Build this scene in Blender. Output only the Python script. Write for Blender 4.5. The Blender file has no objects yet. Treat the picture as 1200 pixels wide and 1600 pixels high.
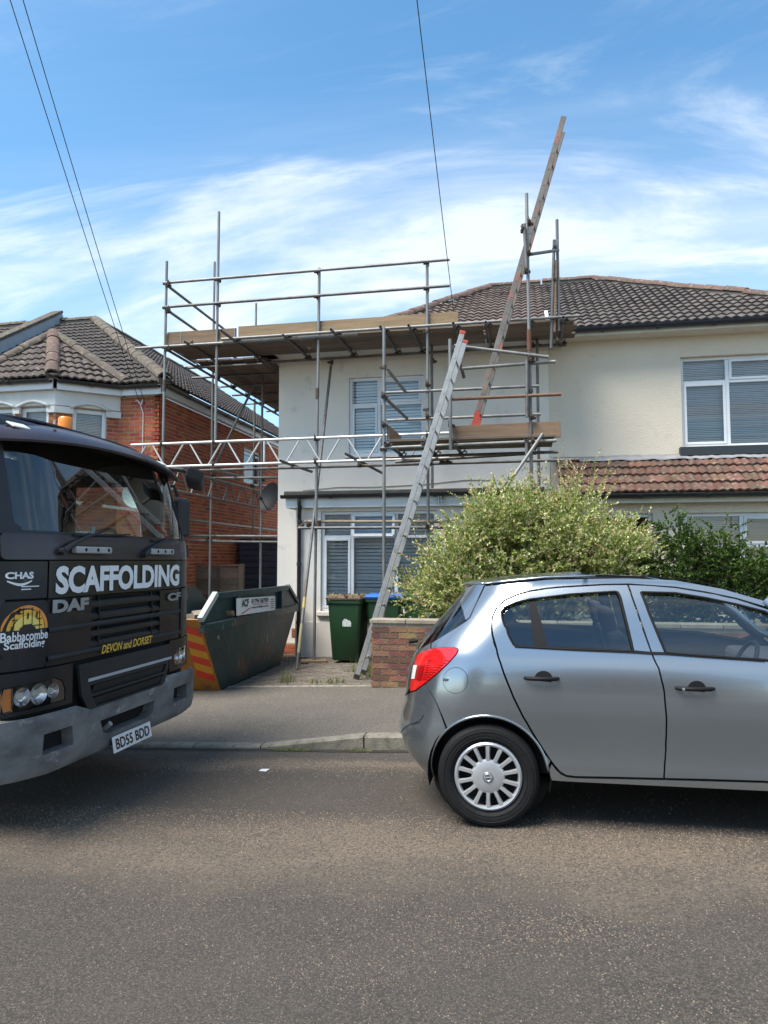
import bpy, bmesh, math, random
import numpy as np
from mathutils import Vector, Matrix
from mathutils.geometry import delaunay_2d_cdt
random.seed(7)
R = math.radians
SC = bpy.context.scene
COL = SC.collection
# ------------------------------------------------------------------ camera
FOC, PSI, PIT, EYE = 1130.0, R(11), R(3.8), 1.6      # focal length in 1200x1600 picture units
cam = bpy.data.cameras.new('camera'); camo = bpy.data.objects.new('camera', cam); COL.objects.link(camo)
camo.location = (0, 0, EYE); camo.rotation_euler = (R(90) + PIT, 0, PSI)
cam.sensor_fit = 'VERTICAL'; cam.sensor_height = 36; cam.lens = FOC / 1600 * 36
cam.clip_start = .05; cam.clip_end = 3000
SC.camera = camo
# ------------------------------------------------------------------ sky, sun, exposure
SUN_EL, SUN_AZ = R(60), R(-133)        # azimuth from +Y towards +X : high, over the camera's left shoulder, veiled by cirrus
wd = bpy.data.worlds.new('World'); SC.world = wd; wd.use_nodes = True
def world():
    nt = wd.node_tree; N = nt.nodes; L = nt.links; N.clear()
    out = N.new('ShaderNodeOutputWorld'); bg = N.new('ShaderNodeBackground'); bg.inputs[1].default_value = .112
    sky = N.new('ShaderNodeTexSky'); sky.sky_type = 'NISHITA'; sky.sun_disc = False
    sky.sun_elevation = SUN_EL; sky.sun_rotation = SUN_AZ; sky.air_density = .85; sky.dust_density = .05; sky.ozone_density = 1.6
    tc = N.new('ShaderNodeTexCoord')
    sep = N.new('ShaderNodeSeparateXYZ'); L.new(tc.outputs['Generated'], sep.inputs[0])
    # project the view direction on a flat cloud layer : p = d.xy / (d.z + .12)
    ad = N.new('ShaderNodeMath'); ad.operation = 'ADD'; ad.inputs[1].default_value = .16; L.new(sep.outputs[2], ad.inputs[0])
    mx = N.new('ShaderNodeMath'); mx.operation = 'MAXIMUM'; mx.inputs[1].default_value = .05; L.new(ad.outputs[0], mx.inputs[0])
    dx = N.new('ShaderNodeMath'); dx.operation = 'DIVIDE'; L.new(sep.outputs[0], dx.inputs[0]); L.new(mx.outputs[0], dx.inputs[1])
    dy = N.new('ShaderNodeMath'); dy.operation = 'DIVIDE'; L.new(sep.outputs[1], dy.inputs[0]); L.new(mx.outputs[0], dy.inputs[1])
    cb = N.new('ShaderNodeCombineXYZ'); L.new(dx.outputs[0], cb.inputs[0]); L.new(dy.outputs[0], cb.inputs[1])
    def layer(scale, rot, stretch, off, lo, hi, detail=7, rough=.55, dist=.6):
        mp = N.new('ShaderNodeMapping'); mp.inputs['Rotation'].default_value = (0, 0, R(rot)); mp.inputs['Scale'].default_value = (stretch, 1, 1)
        mp.inputs['Location'].default_value = off; L.new(cb.outputs[0], mp.inputs[0])
        no = N.new('ShaderNodeTexNoise'); no.inputs['Scale'].default_value = scale; no.inputs['Detail'].default_value = detail
        no.inputs['Roughness'].default_value = rough; no.inputs['Distortion'].default_value = dist; L.new(mp.outputs[0], no.inputs[0])
        mr = N.new('ShaderNodeMapRange'); mr.interpolation_type = 'SMOOTHSTEP'; mr.inputs[1].default_value = lo; mr.inputs[2].default_value = hi
        L.new(no.outputs[0], mr.inputs[0]); return mr.outputs[0]
    a = layer(.85, -14, .42, (3.2, 1.1, 0), .38, .80)               # broad veil streaks
    b = layer(2.3, -20, .30, (9.1, 4.7, 0), .46, .70, 9, .62, 1.1)   # finer cirrus
    c = layer(1.35, -8, .6, (2.4, 7.6, 0), .54, .68, 9, .6, .8)      # a few small puffs
    m1 = N.new('ShaderNodeMath'); m1.operation = 'MULTIPLY'; m1.inputs[1].default_value = .75; L.new(a, m1.inputs[0])
    m2 = N.new('ShaderNodeMath'); m2.operation = 'MULTIPLY'; m2.inputs[1].default_value = .65; L.new(b, m2.inputs[0])
    m3 = N.new('ShaderNodeMath'); m3.operation = 'MULTIPLY'; m3.inputs[1].default_value = .6; L.new(c, m3.inputs[0])
    s1 = N.new('ShaderNodeMath'); s1.operation = 'ADD'; L.new(m1.outputs[0], s1.inputs[0]); L.new(m2.outputs[0], s1.inputs[1])
    s2 = N.new('ShaderNodeMath'); s2.operation = 'ADD'; s2.use_clamp = True; L.new(s1.outputs[0], s2.inputs[0]); L.new(m3.outputs[0], s2.inputs[1])
    s3 = N.new('ShaderNodeMath'); s3.operation = 'MULTIPLY'; s3.inputs[1].default_value = .9; L.new(s2.outputs[0], s3.inputs[0])
    # clouds thin out towards the zenith
    fz = N.new('ShaderNodeMapRange'); fz.inputs[1].default_value = .12; fz.inputs[2].default_value = .62; fz.inputs[3].default_value = 1.0; fz.inputs[4].default_value = .85
    L.new(sep.outputs[2], fz.inputs[0])
    s4 = N.new('ShaderNodeMath'); s4.operation = 'MULTIPLY'; L.new(s3.outputs[0], s4.inputs[0]); L.new(fz.outputs[0], s4.inputs[1])
    hs = N.new('ShaderNodeHueSaturation'); hs.inputs['Hue'].default_value = .487; hs.inputs['Saturation'].default_value = 1.15; hs.inputs['Value'].default_value = 1.30
    L.new(sky.outputs[0], hs.inputs['Color'])
    mix = N.new('ShaderNodeMixRGB'); mix.inputs[2].default_value = (5.0, 5.4, 5.9, 1)
    L.new(s4.outputs[0], mix.inputs[0]); L.new(hs.outputs[0], mix.inputs[1])
    L.new(mix.outputs[0], bg.inputs[0]); L.new(bg.outputs[0], out.inputs[0])
world()
sl = bpy.data.lights.new('sun', 'SUN'); sl.energy = 3.9; sl.angle = R(36); sl.color = (1, .94, .85)
so = bpy.data.objects.new('sun', sl); COL.objects.link(so)
sd = Vector((math.sin(SUN_AZ) * math.cos(SUN_EL), math.cos(SUN_AZ) * math.cos(SUN_EL), math.sin(SUN_EL)))
so.rotation_euler = sd.to_track_quat('Z', 'Y').to_euler(); so.location = (0, 0, 20)
SC.view_settings.view_transform = 'Standard'; SC.view_settings.look = 'None'; SC.view_settings.gamma = 1
SC.view_settings.use_curve_mapping = False; SC.view_settings.exposure = .98
SC.render.engine = 'CYCLES'; SC.cycles.max_bounces = 8; SC.cycles.transparent_max_bounces = 12

# ------------------------------------------------------------------ pixel -> place (real depth is always given)
_f = np.array([-math.sin(PSI) * math.cos(PIT), math.cos(PSI) * math.cos(PIT), math.sin(PIT)])
_r = np.array([math.cos(PSI), math.sin(PSI), 0]); _u = np.cross(_r, _f); _c = np.array([0, 0, EYE])
def ray(x, y): return _f + _r * (x - 600) / FOC - _u * (y - 800) / FOC
def atY(x, y, Y): d = ray(x, y); return Vector(_c + d * Y / d[1])
def atX(x, y, X): d = ray(x, y); return Vector(_c + d * X / d[0])
def proj(p):
    v = np.asarray(p, float) - _c; z = v @ _f
    return np.stack([600 + FOC * (v @ _r) / z, 800 - FOC * (v @ _u) / z], -1)
def gz(x):
    if x < -4.5: return -.18
    return .04 * x if x < 0 else .012 * min(x, 8)

# ------------------------------------------------------------------ materials
def nd(nt, t, **k):
    n = nt.nodes.new(t)
    for a, b in k.items(): setattr(n, a, b)
    return n
MATS = {}
def mat(name, col, rough=.6, metal=0, col2=None, scale=8, lo=.35, hi=.65, bump=0, bscale=60, isl=0, coat=0, spec=.5, col3=None, s3=30, lo3=.6, hi3=.7, stretch=(1, 1, 1), rvar=0, obj=True, detail=6):
    if name in MATS: return MATS[name]
    m = bpy.data.materials.new(name); m.use_nodes = True; nt = m.node_tree; L = nt.links
    b = nt.nodes['Principled BSDF']; b.inputs['Roughness'].default_value = rough; b.inputs['Metallic'].default_value = metal
    b.inputs['Specular IOR Level'].default_value = spec
    if coat: b.inputs['Coat Weight'].default_value = coat; b.inputs['Coat Roughness'].default_value = .03
    tc = nd(nt, 'ShaderNodeTexCoord'); mp = nd(nt, 'ShaderNodeMapping'); mp.inputs['Scale'].default_value = stretch
    if obj: L.new(tc.outputs['Object'], mp.inputs[0])
    else:
        ge = nd(nt, 'ShaderNodeNewGeometry'); L.new(ge.outputs['Position'], mp.inputs[0])
    cur = None
    if col2 is None: col2 = tuple(c * .86 for c in col)
    no = nd(nt, 'ShaderNodeTexNoise'); no.inputs['Scale'].default_value = scale; no.inputs['Detail'].default_value = detail; no.inputs['Roughness'].default_value = .6
    L.new(mp.outputs[0], no.inputs[0])
    mr = nd(nt, 'ShaderNodeMapRange'); mr.inputs[1].default_value = lo; mr.inputs[2].default_value = hi; L.new(no.outputs[0], mr.inputs[0])
    mx = nd(nt, 'ShaderNodeMixRGB'); mx.inputs[1].default_value = (*col, 1); mx.inputs[2].default_value = (*col2, 1)
    L.new(mr.outputs[0], mx.inputs[0]); cur = mx.outputs[0]
    if col3 is not None:
        n3 = nd(nt, 'ShaderNodeTexNoise'); n3.inputs['Scale'].default_value = s3; n3.inputs['Detail'].default_value = 5; n3.inputs['Roughness'].default_value = .65; L.new(mp.outputs[0], n3.inputs[0])
        r3 = nd(nt, 'ShaderNodeMapRange'); r3.inputs[1].default_value = lo3; r3.inputs[2].default_value = hi3; L.new(n3.outputs[0], r3.inputs[0])
        x3 = nd(nt, 'ShaderNodeMixRGB'); x3.inputs[2].default_value = (*col3, 1); L.new(r3.outputs[0], x3.inputs[0]); L.new(cur, x3.inputs[1]); cur = x3.outputs[0]
    if isl:     # every loose piece / object a slightly different tone
        ge = nd(nt, 'ShaderNodeNewGeometry'); oi = nd(nt, 'ShaderNodeObjectInfo')
        ad = nd(nt, 'ShaderNodeMath', operation='ADD'); L.new(ge.outputs['Random Per Island'], ad.inputs[0]); L.new(oi.outputs['Random'], ad.inputs[1])
        fr = nd(nt, 'ShaderNodeMath', operation='FRACT'); L.new(ad.outputs[0], fr.inputs[0])
        rr = nd(nt, 'ShaderNodeMapRange'); rr.inputs[3].default_value = 1 - isl; rr.inputs[4].default_value = 1 + isl; L.new(fr.outputs[0], rr.inputs[0])
        hs = nd(nt, 'ShaderNodeHueSaturation'); L.new(rr.outputs[0], hs.inputs['Value']); L.new(cur, hs.inputs['Color'])
        m7 = nd(nt, 'ShaderNodeMath', operation='MULTIPLY'); m7.inputs[1].default_value = 7.31; L.new(fr.outputs[0], m7.inputs[0])
        f7 = nd(nt, 'ShaderNodeMath', operation='FRACT'); L.new(m7.outputs[0], f7.inputs[0])
        r7 = nd(nt, 'ShaderNodeMapRange'); r7.inputs[3].default_value = .5 - isl * .06; r7.inputs[4].default_value = .5 + isl * .06; L.new(f7.outputs[0], r7.inputs[0]); L.new(r7.outputs[0], hs.inputs['Hue'])
        cur = hs.outputs[0]
    L.new(cur, b.inputs['Base Color'])
    if rvar:
        rv = nd(nt, 'ShaderNodeMapRange'); rv.inputs[3].default_value = max(0, rough - rvar); rv.inputs[4].default_value = min(1, rough + rvar); L.new(no.outputs[0], rv.inputs[0]); L.new(rv.outputs[0], b.inputs['Roughness'])
    if bump:
        nb = nd(nt, 'ShaderNodeTexNoise'); nb.inputs['Scale'].default_value = bscale; nb.inputs['Detail'].default_value = 6; L.new(mp.outputs[0], nb.inputs[0])
        bp = nd(nt, 'ShaderNodeBump'); bp.inputs['Strength'].default_value = bump; bp.inputs['Distance'].default_value = .02; L.new(nb.outputs[0], bp.inputs['Height']); L.new(bp.outputs[0], b.inputs['Normal'])
    MATS[name] = m; return m
def glass(name, tint=(.9, .95, .95), refl=.10, power=1.0):
    if name in MATS: return MATS[name]
    m = bpy.data.materials.new(name); m.use_nodes = True; nt = m.node_tree; L = nt.links; nt.nodes.clear()
    o = nd(nt, 'ShaderNodeOutputMaterial'); t = nd(nt, 'ShaderNodeBsdfTransparent'); t.inputs[0].default_value = (*tint, 1)
    g = nd(nt, 'ShaderNodeBsdfGlossy'); g.inputs['Roughness'].default_value = .01
    fr = nd(nt, 'ShaderNodeFresnel'); fr.inputs[0].default_value = 1.5
    a = nd(nt, 'ShaderNodeMath', operation='MULTIPLY_ADD'); a.inputs[1].default_value = 1.3; a.inputs[2].default_value = refl; a.use_clamp = True
    L.new(fr.outputs[0], a.inputs[0]); x = nd(nt, 'ShaderNodeMixShader'); L.new(a.outputs[0], x.inputs[0]); L.new(t.outputs[0], x.inputs[1]); L.new(g.outputs[0], x.inputs[2]); L.new(x.outputs[0], o.inputs[0])
    MATS[name] = m; return m

# ------------------------------------------------------------------ objects
ROOTLOC = {}
def tag(o, label=None, cat=None, group=None, kind=None):
    if label: o['label'] = label
    if cat: o['category'] = cat
    if group: o['group'] = group
    if kind: o['kind'] = kind
    return o
def thing(name, label, cat, loc=(0, 0, 0), group=None):
    o = bpy.data.objects.new(name, None); COL.objects.link(o); o.location = loc; o.empty_display_size = .1
    ROOTLOC[o.name] = Vector(loc); return tag(o, label, cat, group)
def adopt(o, parent):
    if parent is None: return o
    o.parent = parent
    if parent.name in ROOTLOC: o.matrix_parent_inverse = Matrix.Translation(-ROOTLOC[parent.name])
    return o
def link(name, me, m, parent=None):
    o = bpy.data.objects.new(name, me); COL.objects.link(o)
    if m is not None and len(me.materials) == 0: me.materials.append(m)
    return adopt(o, parent)
class MB:
    def __init__(s): s.v = []; s.f = []; s.n = None
    def add(s, vs, fs):
        o = len(s.v); s.v += [tuple(p) for p in vs]; s.f += [tuple(i + o for i in f) for f in fs]; return s
    def poly(s, pts): return s.add(pts, [tuple(range(len(pts)))])
    def box(s, x0, x1, y0, y1, z0, z1):
        return s.add([(x0, y0, z0), (x1, y0, z0), (x1, y1, z0), (x0, y1, z0), (x0, y0, z1), (x1, y0, z1), (x1, y1, z1), (x0, y1, z1)],
                     [(0, 3, 2, 1), (4, 5, 6, 7), (0, 1, 5, 4), (1, 2, 6, 5), (2, 3, 7, 6), (3, 0, 4, 7)])
    def obox(s, c, ax, ay, az):      # centre and three half-axis vectors
        c, ax, ay, az = map(Vector, (c, ax, ay, az)); P = []
        for k in (-1, 1):
            for i, j in ((-1, -1), (1, -1), (1, 1), (-1, 1)): P.append(c + ax * i + ay * j + az * k)
        return s.add(P, [(0, 3, 2, 1), (4, 5, 6, 7), (0, 1, 5, 4), (1, 2, 6, 5), (2, 3, 7, 6), (3, 0, 4, 7)])
    def bar(s, p, q, w, h, up=(0, 0, 1)):      # rectangular bar p->q, w across, h along up
        p, q = Vector(p), Vector(q); d = (q - p); l = d.length; d.normalize(); up = Vector(up); sx = d.cross(up).normalized(); uz = sx.cross(d)
        return s.obox((p + q) / 2, d * l / 2, sx * w / 2, uz * h / 2)
    def tube(s, p, q, r, n=10, r2=None, hollow=False):
        p, q = Vector(p), Vector(q); d = (q - p).normalized(); a = d.orthogonal().normalized(); b = d.cross(a); r2 = r if r2 is None else r2
        P = []
        for c, rr in ((p, r), (q, r2)):
            for i in range(n): t = 2 * math.pi * i / n; P.append(c + (a * math.cos(t) + b * math.sin(t)) * rr)
        F = [(i, (i + 1) % n, n + (i + 1) % n, n + i) for i in range(n)]
        if hollow:      # open ends with an inner wall a little way in
            for c, rr, sg in ((p, r * .82, 1), (q, r2 * .82, -1)):
                for k in (0, 1):
                    for i in range(n): t = 2 * math.pi * i / n; P.append(c + d * sg * .08 * k + (a * math.cos(t) + b * math.sin(t)) * rr)
            for e, (o, k) in enumerate(((0, 2 * n), (n, 4 * n))):
                for i in range(n):
                    j = (i + 1) % n; fl = [(o + i, k + i, k + j, o + j), (k + i, k + n + i, k + n + j, k + j)]
                    F += fl if e == 0 else [tuple(reversed(x)) for x in fl]
                cap = tuple(range(k + n, k + 2 * n)); F.append(tuple(reversed(cap)) if e == 0 else cap)
        else: F += [tuple(reversed(range(n))), tuple(range(n, 2 * n))]
        return s.add(P, F)
    def path(s, pts, r, n=8):
        pts = [Vector(p) for p in pts]; P = []; F = []; m = len(pts); a = None
        for k, p in enumerate(pts):
            d = (pts[min(k + 1, m - 1)] - pts[max(k - 1, 0)]).normalized()
            a = d.orthogonal().normalized() if a is None else (a - d * a.dot(d)).normalized(); b = d.cross(a)
            rr = r[k] if isinstance(r, (list, tuple)) else r
            for i in range(n): t = 2 * math.pi * i / n; P.append(p + (a * math.cos(t) + b * math.sin(t)) * rr)
        for k in range(m - 1):
            for i in range(n): j = (i + 1) % n; F.append((k * n + i, k * n + j, (k + 1) * n + j, (k + 1) * n + i))
        F += [tuple(reversed(range(n))), tuple(range((m - 1) * n, m * n))]
        return s.add(P, F)
    def lathe(s, c, axis, prof, n=32):      # prof: (radius, distance along axis)
        c, ax = Vector(c), Vector(axis).normalized(); a = ax.orthogonal().normalized(); b = ax.cross(a); P = []; F = []; m = len(prof)
        for r, h in prof:
            for i in range(n): t = 2 * math.pi * i / n; P.append(c + ax * h + (a * math.cos(t) + b * math.sin(t)) * r)
        for k in range(m - 1):
            for i in range(n): j = (i + 1) % n; F.append((k * n + i, k * n + j, (k + 1) * n + j, (k + 1) * n + i))
        return s.add(P, F)
    def prism(s, pts, off):      # planar polygon pushed along off
        off = Vector(off); pts = [Vector(p) for p in pts]; n = len(pts)
        return s.add(pts + [p + off for p in pts], [tuple(reversed(range(n))), tuple(range(n, 2 * n))] + [(i, (i + 1) % n, n + (i + 1) % n, n + i) for i in range(n)])
    def grid(s, rows):
        nr, nc = len(rows), len(rows[0]); P = [p for r in rows for p in r]
        return s.add(P, [(i * nc + j, i * nc + j + 1, (i + 1) * nc + j + 1, (i + 1) * nc + j) for i in range(nr - 1) for j in range(nc - 1)])
    def mesh(s, name, smooth=False, fix=False):
        me = bpy.data.meshes.new(name); me.from_pydata([tuple(p) for p in s.v], [], s.f)
        if fix:
            bm = bmesh.new(); bm.from_mesh(me); bmesh.ops.recalc_face_normals(bm, faces=bm.faces); bm.to_mesh(me); bm.free()
        if smooth:
            for p in me.polygons: p.use_smooth = True
            if smooth == 'auto': me.set_sharp_from_angle(angle=R(38))
        me.update(); return me
    def build(s, name, m, parent=None, smooth=False, bevel=0, fix=False, solid=0):
        o = link(name, s.mesh(name, smooth, fix), m, parent)
        if solid: md = o.modifiers.new('solid', 'SOLIDIFY'); md.thickness = solid; md.offset = -1
        if bevel: md = o.modifiers.new('bevel', 'BEVEL'); md.width = bevel; md.segments = 2; md.limit_method = 'ANGLE'; md.angle_limit = R(40)
        return o
def struct(o): o['kind'] = 'structure'; return o
def inst(name, me, mtx, parent):
    o = bpy.data.objects.new(name, me); COL.objects.link(o); adopt(o, parent); o.matrix_basis = mtx; return o
def frame(o, u, v, n):      # matrix with columns u v n at o
    M = Matrix.Identity(4)
    for i, a in enumerate((u, v, n)):
        for k in range(3): M[k][i] = a[k]
    for k in range(3): M[k][3] = o[k]
    return M
def merged(name, me, mats, m, parent, kind='stuff'):      # many alike small pieces as one mesh
    n = len(me.vertices); co = np.empty(n * 3); me.vertices.foreach_get('co', co); co = np.c_[co.reshape(-1, 3), np.ones(n)]
    fs = [tuple(p.vertices) for p in me.polygons]; V = []; F = []
    for i, M in enumerate(mats):
        V.append((co @ np.array(M).T)[:, :3]); F += [tuple(a + i * n for a in f) for f in fs]
    b = bpy.data.meshes.new(name); b.from_pydata(np.concatenate(V).tolist(), [], F)
    if me.polygons[0].use_smooth:
        for p in b.polygons: p.use_smooth = True
        b.set_sharp_from_angle(angle=R(38))
    o = link(name, b, m, parent); o['kind'] = kind; return o
def pieces(name, me, mats, m, parent, limit=300, stuff=None):
    """alike pieces: those that show largest in the picture one by one, the rest as one part"""
    if len(me.materials) == 0: me.materials.append(m)
    sc = []
    for i, M in enumerate(mats):
        c = np.array(M.translation); d = (c - _c) @ _f; q = proj(c)
        inside = d > .5 and -15 < q[0] < 1215 and -15 < q[1] < 1615
        sc.append((d if inside else 1e4 + abs(d), i))
    sc.sort(); keep = [i for d, i in sc if d < 1e4][:limit]; ks = set(keep)
    for i in keep: inst(name, me, mats[i], parent)
    rest = [M for i, M in enumerate(mats) if i not in ks]
    if rest: merged(stuff or name + '_field', me, rest, m, parent)
def inpoly(p, poly):
    x, y = p; c = False; j = len(poly) - 1
    for i in range(len(poly)):
        a, b = poly[i], poly[j]
        if (a[1] > y) != (b[1] > y) and x < (b[0] - a[0]) * (y - a[1]) / (b[1] - a[1]) + a[0]: c = not c
        j = i
    return c
def inpoly_np(P, poly):
    x, y = P[:, 0], P[:, 1]; c = np.zeros(len(P), bool); j = len(poly) - 1
    for i in range(len(poly)):
        (ax, ay), (bx, by) = poly[i], poly[j]
        if ay != by: c ^= ((ay > y) != (by > y)) & (x < (bx - ax) * (y - ay) / (by - ay) + ax)
        j = i
    return c
# lettering: outlines of the built-in font as flat triangles, scaled to the unit square
def glyphs(text, bold=0, shear=0, spacing=1, wordsp=1):
    cu = bpy.data.curves.new('t', 'FONT'); cu.body = text; cu.offset = bold; cu.shear = shear; cu.space_character = spacing; cu.space_word = wordsp; cu.resolution_u = 3
    ob = bpy.data.objects.new('t', cu); COL.objects.link(ob); dg = bpy.context.evaluated_depsgraph_get(); dg.update()
    me = bpy.data.meshes.new_from_object(ob.evaluated_get(dg)); V = np.array([v.co[:2] for v in me.vertices]); F = [tuple(p.vertices) for p in me.polygons]
    bpy.data.objects.remove(ob); bpy.data.curves.remove(cu); bpy.data.meshes.remove(me)
    lo, hi = V.min(0), V.max(0); return (V - lo) / (hi - lo), F
def lettering(name, text, place, m, parent, bold=0, shear=0, spacing=1, wordsp=1, label=None):
    V, F = glyphs(text, bold, shear, spacing, wordsp); b = MB(); b.add([place(a, c) for a, c in V], F); o = b.build(name, m, parent)
    if label: o['label'] = label
    return o
def quad_place(tl, tr, br, bl, off=(0, 0, 0)):      # unit square -> four corner points in space
    tl, tr, br, bl = (Vector(p) for p in (tl, tr, br, bl)); off = Vector(off)
    return lambda a, c: (bl * (1 - a) + br * a) * (1 - c) + (tl * (1 - a) + tr * a) * c + off
# ================================================================== GROUND
def dzp(x, Y):      # pavement / drive height above the road's own level
    k = .032 if x < -2.35 else (.125 if x > -1.4 else .032 + .093 * (x + 2.35) / .95)
    t = min(1, max(0, (Y - 6.4) / 2.6)); return k + (.09 - k) * t
def road_mat():
    m = bpy.data.materials.new('asphalt'); m.use_nodes = True; nt = m.node_tree; L = nt.links; b = nt.nodes['Principled BSDF']
    ge = nd(nt, 'ShaderNodeNewGeometry'); P = ge.outputs['Position']
    def noise(s, st=(1, 1, 1), d=5, r=.6):
        mp = nd(nt, 'ShaderNodeMapping'); mp.inputs['Scale'].default_value = st; L.new(P, mp.inputs[0])
        n = nd(nt, 'ShaderNodeTexNoise'); n.inputs['Scale'].default_value = s; n.inputs['Detail'].default_value = d; n.inputs['Roughness'].default_value = r; L.new(mp.outputs[0], n.inputs[0]); return n.outputs[0]
    def rng(s, a, c, o0=0, o1=1):
        r = nd(nt, 'ShaderNodeMapRange'); r.inputs[1].default_value = a; r.inputs[2].default_value = c; r.inputs[3].default_value = o0; r.inputs[4].default_value = o1; L.new(s, r.inputs[0]); return r.outputs[0]
    def mul(a, c, op='MULTIPLY'):
        q = nd(nt, 'ShaderNodeMath', operation=op); L.new(a, q.inputs[0])
        if isinstance(c, float): q.inputs[1].default_value = c
        else: L.new(c, q.inputs[1])
        return q.outputs[0]
    def mix(f, a, c):
        x = nd(nt, 'ShaderNodeMixRGB'); L.new(f, x.inputs[0])
        for s, v in ((1, a), (2, c)):
            if isinstance(v, tuple): x.inputs[s].default_value = (*v, 1)
            else: L.new(v, x.inputs[s])
        return x.outputs[0]
    sp = nd(nt, 'ShaderNodeSeparateXYZ'); L.new(P, sp.inputs[0])
    wob = mul(noise(.8, d=4), 1.1); yy = mul(sp.outputs[1], wob, 'ADD')
    base = mix(rng(noise(1.3, d=6), .35, .65), (.031, .0265, .0215), (.046, .039, .0315))
    base = mix(rng(noise(75, d=3), .44, .60), base, (.070, .058, .046))          # aggregate
    base = mix(rng(noise(150, d=2), .60, .70), base, (.185, .152, .115)); base = mix(rng(noise(110, (1.3, .9, 1), 2), .36, .30), base, (.014, .013, .012))        # bright chips
    # worn brownish bands left by loose chippings, along the street
    def band(c, w):
        q = nd(nt, 'ShaderNodeMath', operation='SUBTRACT'); L.new(yy, q.inputs[0]); q.inputs[1].default_value = c
        a = nd(nt, 'ShaderNodeMath', operation='ABSOLUTE'); L.new(q.outputs[0], a.inputs[0]); return rng(a.outputs[0], w, w * .3)
    bs = mul(mul(band(4.1 + .55, .62), band(5.75 + .55, .22), 'MAXIMUM'), rng(noise(1.1, (.35, 1, 1), 5), .25, .50))
    grit = rng(noise(55, d=4, r=.7), .40, .56)
    base = mix(mul(mul(bs, grit), .85), base, (.155, .118, .084))
    drk = mul(rng(noise(.55, (.3, 1.2, 1), 4), .52, .70), .45)
    base = mix(drk, base, (.032, .030, .028))
    L.new(base, b.inputs['Base Color']); b.inputs['Roughness'].default_value = .86
    nb = noise(150, d=4); bp = nd(nt, 'ShaderNodeBump'); bp.inputs['Strength'].default_value = .55; bp.inputs['Distance'].default_value = .008; L.new(nb, bp.inputs['Height']); L.new(bp.outputs[0], b.inputs['Normal'])
    return m
XS = [-70, -40, -20, -12, -8, -6, -5, -4.5, -4, -3.5, -3, -2.7, -2.5, -2.35, -2.2, -2, -1.8, -1.6, -1.4, -1.2, -1, -.5, 0, 1, 2, 4, 6, 8, 12, 20, 40, 70]
def sheet(name, ys, zf, m): return struct(MB().grid([[(x, y, zf(x, y)) for x in XS] for y in ys]).build(name, m, smooth=True))
M_ASPH = road_mat()
M_PAVE = mat('pavement_tarmac', (.100, .087, .071), .9, col2=(.080, .070, .057), scale=2.2, col3=(.24, .215, .175), s3=95, lo3=.52, hi3=.62, bump=.5, bscale=140, obj=False)
sheet('road', [-5.2, -3, 0, 2, 4, 5, 6.28], lambda x, y: gz(x), M_ASPH)
sheet('pavement', [6.41, 6.8, 7.4, 8, 8.6, 9.02], lambda x, y: gz(x) + dzp(x, y), M_PAVE)
M_SOIL = mat('garden_soil', (.11, .09, .06), .95, col2=(.07, .07, .035), scale=3, bump=.5, bscale=30, obj=False)
sheet('garden_ground', [9.02, 10, 12, 25], lambda x, y: gz(x) + .03, M_SOIL)
g = MB().grid([[(x, y, -.34) for x in (-900, -70, 70, 900)] for y in (-900, -40, 60, 900)]).build('ground', mat('far_ground', (.10, .11, .06), .95, col2=(.13, .11, .08), scale=.2, obj=False)); struct(g)
sheet('opposite_pavement', [-8.5, -5.33], lambda x, y: gz(x) + .1, M_PAVE)
# kerb: separate stones
M_KERB = mat('kerb_concrete', (.26, .235, .19), .9, col2=(.17, .155, .125), scale=9, col3=(.075, .07, .058), s3=14, lo3=.52, hi3=.72, bump=.4, bscale=90, isl=.10)
kerb = struct(bpy.data.objects.new('kerb', None)); COL.objects.link(kerb)
x = -12.0
while x < 9:
    L_ = .9 if not (-2.4 < x < -1.42) else .95
    if x < -2.35 < x + .9: L_ = -2.35 - x
    x2 = x + L_; k0 = dzp(x + .005, 6.4); k1 = dzp(x2 - .005, 6.4); g_ = .006
    b = MB(); a0, a1 = x + g_, x2 - g_
    pr_ = []
    for X_, k in ((a0, k0), (a1, k1)):
        z = gz(X_); t = z + k; ch = min(.018, k * .6)
        pr_.append([(X_, 6.285, z - .1), (X_, 6.275 + .004, t - ch), (X_, 6.275 + ch, t), (X_, 6.405, t), (X_, 6.405, z - .1)])
    n = 5; b.add(pr_[0] + pr_[1], [tuple(range(n)), tuple(reversed(range(n, 2 * n)))] + [(i, n + i, n + (i + 1) % n, (i + 1) % n) for i in range(n)])
    b.build('kerb_stone', M_KERB, kerb, fix=True); x = x2
# thin dark strip in the channel along the kerb foot
ch_ = MB().grid([[(x_, y + random.uniform(-.012, .012) * (y < 6.25), gz(x_) + .004) for x_ in np.linspace(-12, 9, 160)] for y in (6.205, 6.278)]).build('road_channel', mat('channel_dark', (.018, .016, .013), .9, col2=(.03, .028, .02), scale=9, obj=False)); struct(ch_)
# edging strip between pavement and drive
ed = struct(MB().grid([[(x_, y, gz(x_) + .093 + (.006 if y > 9.03 and y < 9.1 else 0)) for x_ in [q for q in XS if -6.5 <= q <= -1.4]] for y in (9.0, 9.04, 9.09, 9.13)]).build('drive_edging', M_KERB))
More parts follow.
